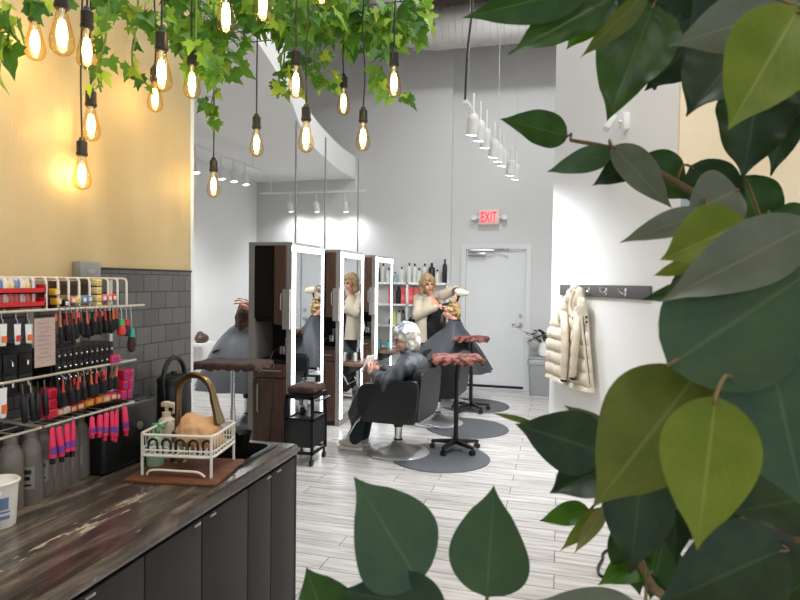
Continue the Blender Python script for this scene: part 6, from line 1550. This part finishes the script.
# wood: trunk and boughs as 3D polylines
def bough(pts, r0, r1): 
    pth = [V(q) for q in cr([tuple(p) for p in pts], 6)]; n = len(pth)
    m = MB(); m.tube(pth, .01, 8, radii=[r0+(r1-r0)*i/(n-1) for i in range(n)]); part('branch', m, M['branch'], plant, w=True); return pth
B = []
tk = [PLB+V((0, 0, .29)), PLB+V((.0, .0, .7)), P(800, 640, .92), P(812, 460, .92), P(845, 250, .92), P(860, 60, .92), P(868, -60, .92)]
B.append(bough(tk, .016, .009))
B.append(bough([P(860, 90, .92), P(830, 20, .84), P(770, -14, .78), P(690, -14, .74), P(610, -8, .72)], .008, .003))
B.append(bough([P(845, 250, .92), P(800, 226, .78), P(745, 222, .74), P(700, 196, .74), P(655, 170, .76), P(618, 150, .78), P(570, 140, .8)], .007, .0024))
B.append(bough([P(848, 330, .92), P(790, 320, .66), P(735, 350, .56), P(700, 372, .52)], .007, .003))
B.append(bough([P(812, 460, .92), P(770, 400, .62), P(735, 378, .5)], .006, .003))
B.append(bough([P(802, 600, .9), P(730, 600, .8), P(665, 596, .72), P(640, 560, .68), P(652, 545, .68), P(662, 500, .68)], .008, .003))
B.append(bough([P(690, 598, .76), P(650, 570, .72), P(610, 520, .72), P(600, 470, .72)], .005, .002))
B.append(bough([P(802, 640, .92), P(700, 670, .78), P(560, 650, .66), P(470, 625, .62), P(420, 583, .6)], .007, .002))
B.append(bough([P(510, 640, .63), P(490, 620, .62), P(487, 597, .62)], .003, .002))
B.append(bough([P(806, 540, .92), P(790, 520, .8), P(750, 500, .74)], .006, .003))
LV = [ # base px,py,d | tip px,py,d | width px | material | fold, wav, tilt (left/right lean of the blade)
 ((592, -14, .72), (462, 18, .7), 42, 'leaf_mid', .2, 0, .2), ((616, -4, .74), (508, 54, .72), 46, 'leaf_mid', .25, .6, -.2), ((606, -6, .76), (566, 50, .76), 34, 'leaf_bright', .2, .4, .3),
 ((648, -10, .68), (579, 59, .68), 24, 'leaf_olive', .4, .4, .7), ((655, 2, .74), (607, 122, .72), 70, 'leaf_mid', .2, .6, 0), ((640, -20, .76), (655, 90, .78), 76, 'leaf_dark', .2, .5, .2), ((725, 8, .78), (645, 91, .76), 60, 'leaf_dark', .2, .5, .2),
 ((762, 24, .72), (686, 116, .7), 86, 'leaf_dark', .15, .5, -.2), ((812, 2, .58), (668, 46, .56), 66, 'leaf_grey', .12, 0, .5), ((800, 6, .52), (728, 130, .5), 84, 'leaf_lime', .12, .1, 0),
 ((762, 70, .74), (742, 180, .76), 66, 'leaf_dark', .2, 1.4, .3), ((792, 92, .8), (771, 176, .8), 34, 'leaf_dark', .3, 1.2, .2), ((830, 60, .76), (752, 112, .74), 70, 'leaf_dark', .2, .6, -.1), ((836, 20, .8), (790, 100, .8), 60, 'leaf_dark', .2, .4, .2),
 ((700, -20, .8), (690, 70, .82), 90, 'leaf_dark', .2, .3, 0), ((690, -30, .82), (626, 60, .82), 60, 'leaf_mid', .2, .3, .2),
 ((568, 136, .8), (500, 119, .78), 34, 'leaf_mid', .25, .4, -.2), ((614, 153, .78), (546, 172, .77), 24, 'leaf_blue', .3, .2, .4), ((640, 158, .77), (592, 186, .76), 26, 'leaf_dark', .3, .4, -.3), ((612, 146, .76), (672, 208, .74), 36, 'leaf_grey', .3, .2, .4), ((640, 158, .78), (690, 200, .78), 44, 'leaf_mid', .2, .4, 0),
 ((738, 190, .7), (686, 214, .68), 54, 'leaf_grey', .2, .2, -.5), ((706, 212, .66), (619, 243, .64), 26, 'leaf_grey', .25, 0, .4), ((748, 222, .58), (660, 260, .56), 60, 'leaf_lime', .2, .1, .1), ((690, 166, .76), (748, 214, .76), 46, 'leaf_dark', .2, .6, 0), ((742, 176, .78), (768, 246, .78), 50, 'leaf_mid', .2, .6, .1),
 ((770, 214, .76), (812, 240, .74), 42, 'leaf_mid', .2, .4, .1), ((692, 262, .62), (653, 276, .61), 14, 'leaf_lime', .3, 0, .2), ((812, 224, .52), (660, 302, .5), 62, 'leaf_grey', .15, 0, .65), ((790, 250, .66), (730, 330, .66), 80, 'leaf_blue', .1, .2, .2),
 ((668, 366, .5), (834, 256, .52), 122, 'leaf_blue', .1, 0, -.1), ((712, 288, .62), (640, 300, .6), 22, 'leaf_mid', .3, 0, .3), ((720, 270, .7), (664, 330, .7), 50, 'leaf_dark', .2, .3, .2), ((800, 300, .7), (700, 372, .7), 80, 'leaf_dark', .2, .4, .3), ((830, 300, .7), (780, 420, .7), 80, 'leaf_dark', .2, .4, .3),
 ((699, 372, .53), (593, 507, .5), 104, 'leaf_olive', .12, 0, .15), ((716, 396, .46), (697, 550, .43), 84, 'leaf_lime', .12, 0, 0), ((770, 356, .5), (806, 512, .48), 108, 'leaf_blue', .15, 0, .1), ((700, 380, .6), (742, 470, .62), 90, 'leaf_dark', .1, .2, .1),
 ((604, 452, .68), (515, 424, .66), 58, 'leaf_dark', .2, .2, .2), ((606, 468, .7), (550, 493, .69), 46, 'leaf_dark', .25, .3, -.2), ((590, 510, .72), (539, 521, .71), 22, 'leaf_bright', .3, .4, .1), ((602, 508, .7), (560, 551, .69), 16, 'leaf_lime', .3, .4, .4), ((606, 506, .69), (574, 554, .68), 14, 'leaf_pale', .3, .2, .4),
 ((642, 470, .66), (630, 574, .64), 62, 'leaf_dark', .2, .2, .2), ((672, 450, .68), (676, 566, .68), 46, 'leaf_dark', .3, .2, -.3), ((652, 556, .7), (598, 585, .69), 30, 'leaf_bright', .3, .2, 0), ((664, 540, .72), (650, 600, .72), 44, 'leaf_mid', .25, .3, .3),
 ((786, 548, .62), (654, 606, .58), 84, 'leaf_dark', .15, .2, .1), ((812, 498, .66), (730, 512, .64), 66, 'leaf_dark', .15, .3, .2), ((730, 470, .76), (690, 540, .76), 50, 'leaf_dark', .25, .3, .3), ((820, 430, .8), (762, 470, .8), 60, 'leaf_dark', .2, .4, 0), ((830, 560, .7), (770, 610, .7), 70, 'leaf_dark', .2, .4, .2),
 ((644, 614, .56), (536, 600, .54), 36, 'leaf_grey', .15, 0, .3), ((612, 436, .74), (564, 405, .74), 18, 'leaf_grey', .3, .2, .4), ((534, 424, .76), (490, 412, .76), 6, 'leaf_olive', .3, 0, .2), ((600, 450, .74), (534, 421, .76), 12, 'leaf_mid', .3, 0, 0), ((622, 520, .7), (640, 596, .7), 40, 'leaf_mid', .2, .3, .2),
 ((420, 583, .6), (354, 477, .58), 88, 'leaf_blue', .12, .1, .1), ((487, 597, .62), (494, 485, .6), 74, 'leaf_blue', .12, .1, -.1), ((446, 610, .6), (338, 590, .57), 54, 'leaf_dark', .12, .1, .2), ((336, 650, .58), (306, 567, .56), 66, 'leaf_mid', .12, .1, .1),
]
allp = [p for b in B for p in b]
for i, (b, t, w, mm, fold, wav, tilt) in enumerate(LV):
    p0, p1 = P(*b), P(*t); d = (b[2]+t[2])/2
    nrm = -(((p0+p1)/2)-EYE).normalized() + CR*tilt + CU*.35*(1 if i % 3 else -.3)
    me = leaf_mesh(p0, p1, w/600*d*1.12, nrm, bend=.1 if i % 2 else -.06, fold=fold, twist=.25*math.sin(i*2.1), wav=wav, seed=i)
    me.materials.append(M[mm]); lf_ = part('leaf', me, None, plant, w=True)
    near = min(allp, key=lambda q: (q-p0).length)
    if (near-p0).length > .004:
        k = (p1-p0).normalized()*-.012
        tw_ = MB(); tw_.tube(cr([tuple(near), tuple(near.lerp(p0, .6)+V((0, 0, .006))+k*.3), tuple(p0), tuple(p0.lerp(p1, .06))], 4), .0016, 6); part('petiole', tw_, M['branch'], lf_, w=True, root=plant)

# dark reception desk half hidden behind the plant, with a few cards; cable on the floor
dk = T('reception_desk', 'dark reception desk hidden behind the large ficus at the right', 'desk', (1.25, 2.45, 0))
m = MB(); m.box((0, 0, .52), (1.3, .6, 1.0), bevel=.01); part('desk_body', m, M['deskdark'], dk)
m = MB(); m.box((0, 0, 1.04), (1.36, .68, .04), bevel=.008); part('desk_top', m, M['deskdark'], dk)
m = MB(); m.box((0, 0, .03), (1.24, .54, .06)); part('plinth', m, M['kick'], dk)
cp = P(602, 560, 3.2); cz = PZ(602, 577, .012)
m = MB(); m.tube(cr([tuple(PZ(700, 560, .008)), tuple(PZ(640, 574, .008)), tuple(PZ(606, 577, .008)), tuple(PZ(598, 570, .012)), tuple(PZ(602, 560, .008)), tuple(PZ(612, 548, .008)), tuple(PZ(680, 530, .008))], 8), .008, 8)
one('power_cable', m, M['cord'], 'black power cable looped on the plank floor near the ficus', 'cable')
# ================================================================ light
w = bpy.data.worlds.new('sky'); sc.world = w; w.use_nodes = True
bg = w.node_tree.nodes['Background']; bg.inputs[0].default_value = (.86, .93, 1, 1); bg.inputs[1].default_value = SKY
for p, a, e in LAMPS:
    li = bpy.data.lights.new('spot_lamp', 'SPOT'); li.energy = e*SPOT; li.spot_size = 2.7; li.spot_blend = 1.0; li.shadow_soft_size = .04; li.color = (.93, .96, 1)
    o = bpy.data.objects.new('spot_lamp', li); C.objects.link(o); o.location = p; o.rotation_euler = a.to_track_quat('-Z', 'Y').to_euler()
# added fill lights, unseen above the frame, in made-up lamp bodies
for (x, y, e) in FILL:
    li = bpy.data.lights.new('fill_light', 'AREA'); li.shape = 'DISK'; li.size = .6; li.energy = e; li.color = (.96, .975, 1)
    o = bpy.data.objects.new('fill_light', li); C.objects.link(o); o.location = (x, y, 5.17)
    rt = T('fill_light_body', 'round white body of an added fill light, unseen above the picture', 'fill light', (x, y, 5.21), 0, 'added overhead fill lights')
    m = MB(); m.lathe([(.36, -.02), (.34, .06), (.12, .16), (.05, .2)], seg=28); part('shade', m, M['whiteplastic'], rt)
    m = MB(); m.cyl((0, 0, .18), (0, 0, H-5.21), .012, seg=8); part('stem', m, M['whiteplastic'], rt)
sc.view_settings.view_transform = 'Standard'; sc.view_settings.look = 'None'; sc.view_settings.gamma = 1; sc.view_settings.use_curve_mapping = False
sc.view_settings.exposure = EXPO
sc.cycles.use_denoising = True
sc.cycles.max_bounces = 10; sc.cycles.transparent_max_bounces = 16; sc.cycles.glossy_bounces = 5; sc.cycles.diffuse_bounces = 5
sc.cycles.sample_clamp_indirect = 6; sc.cycles.caustics_reflective = False; sc.cycles.caustics_refractive = False
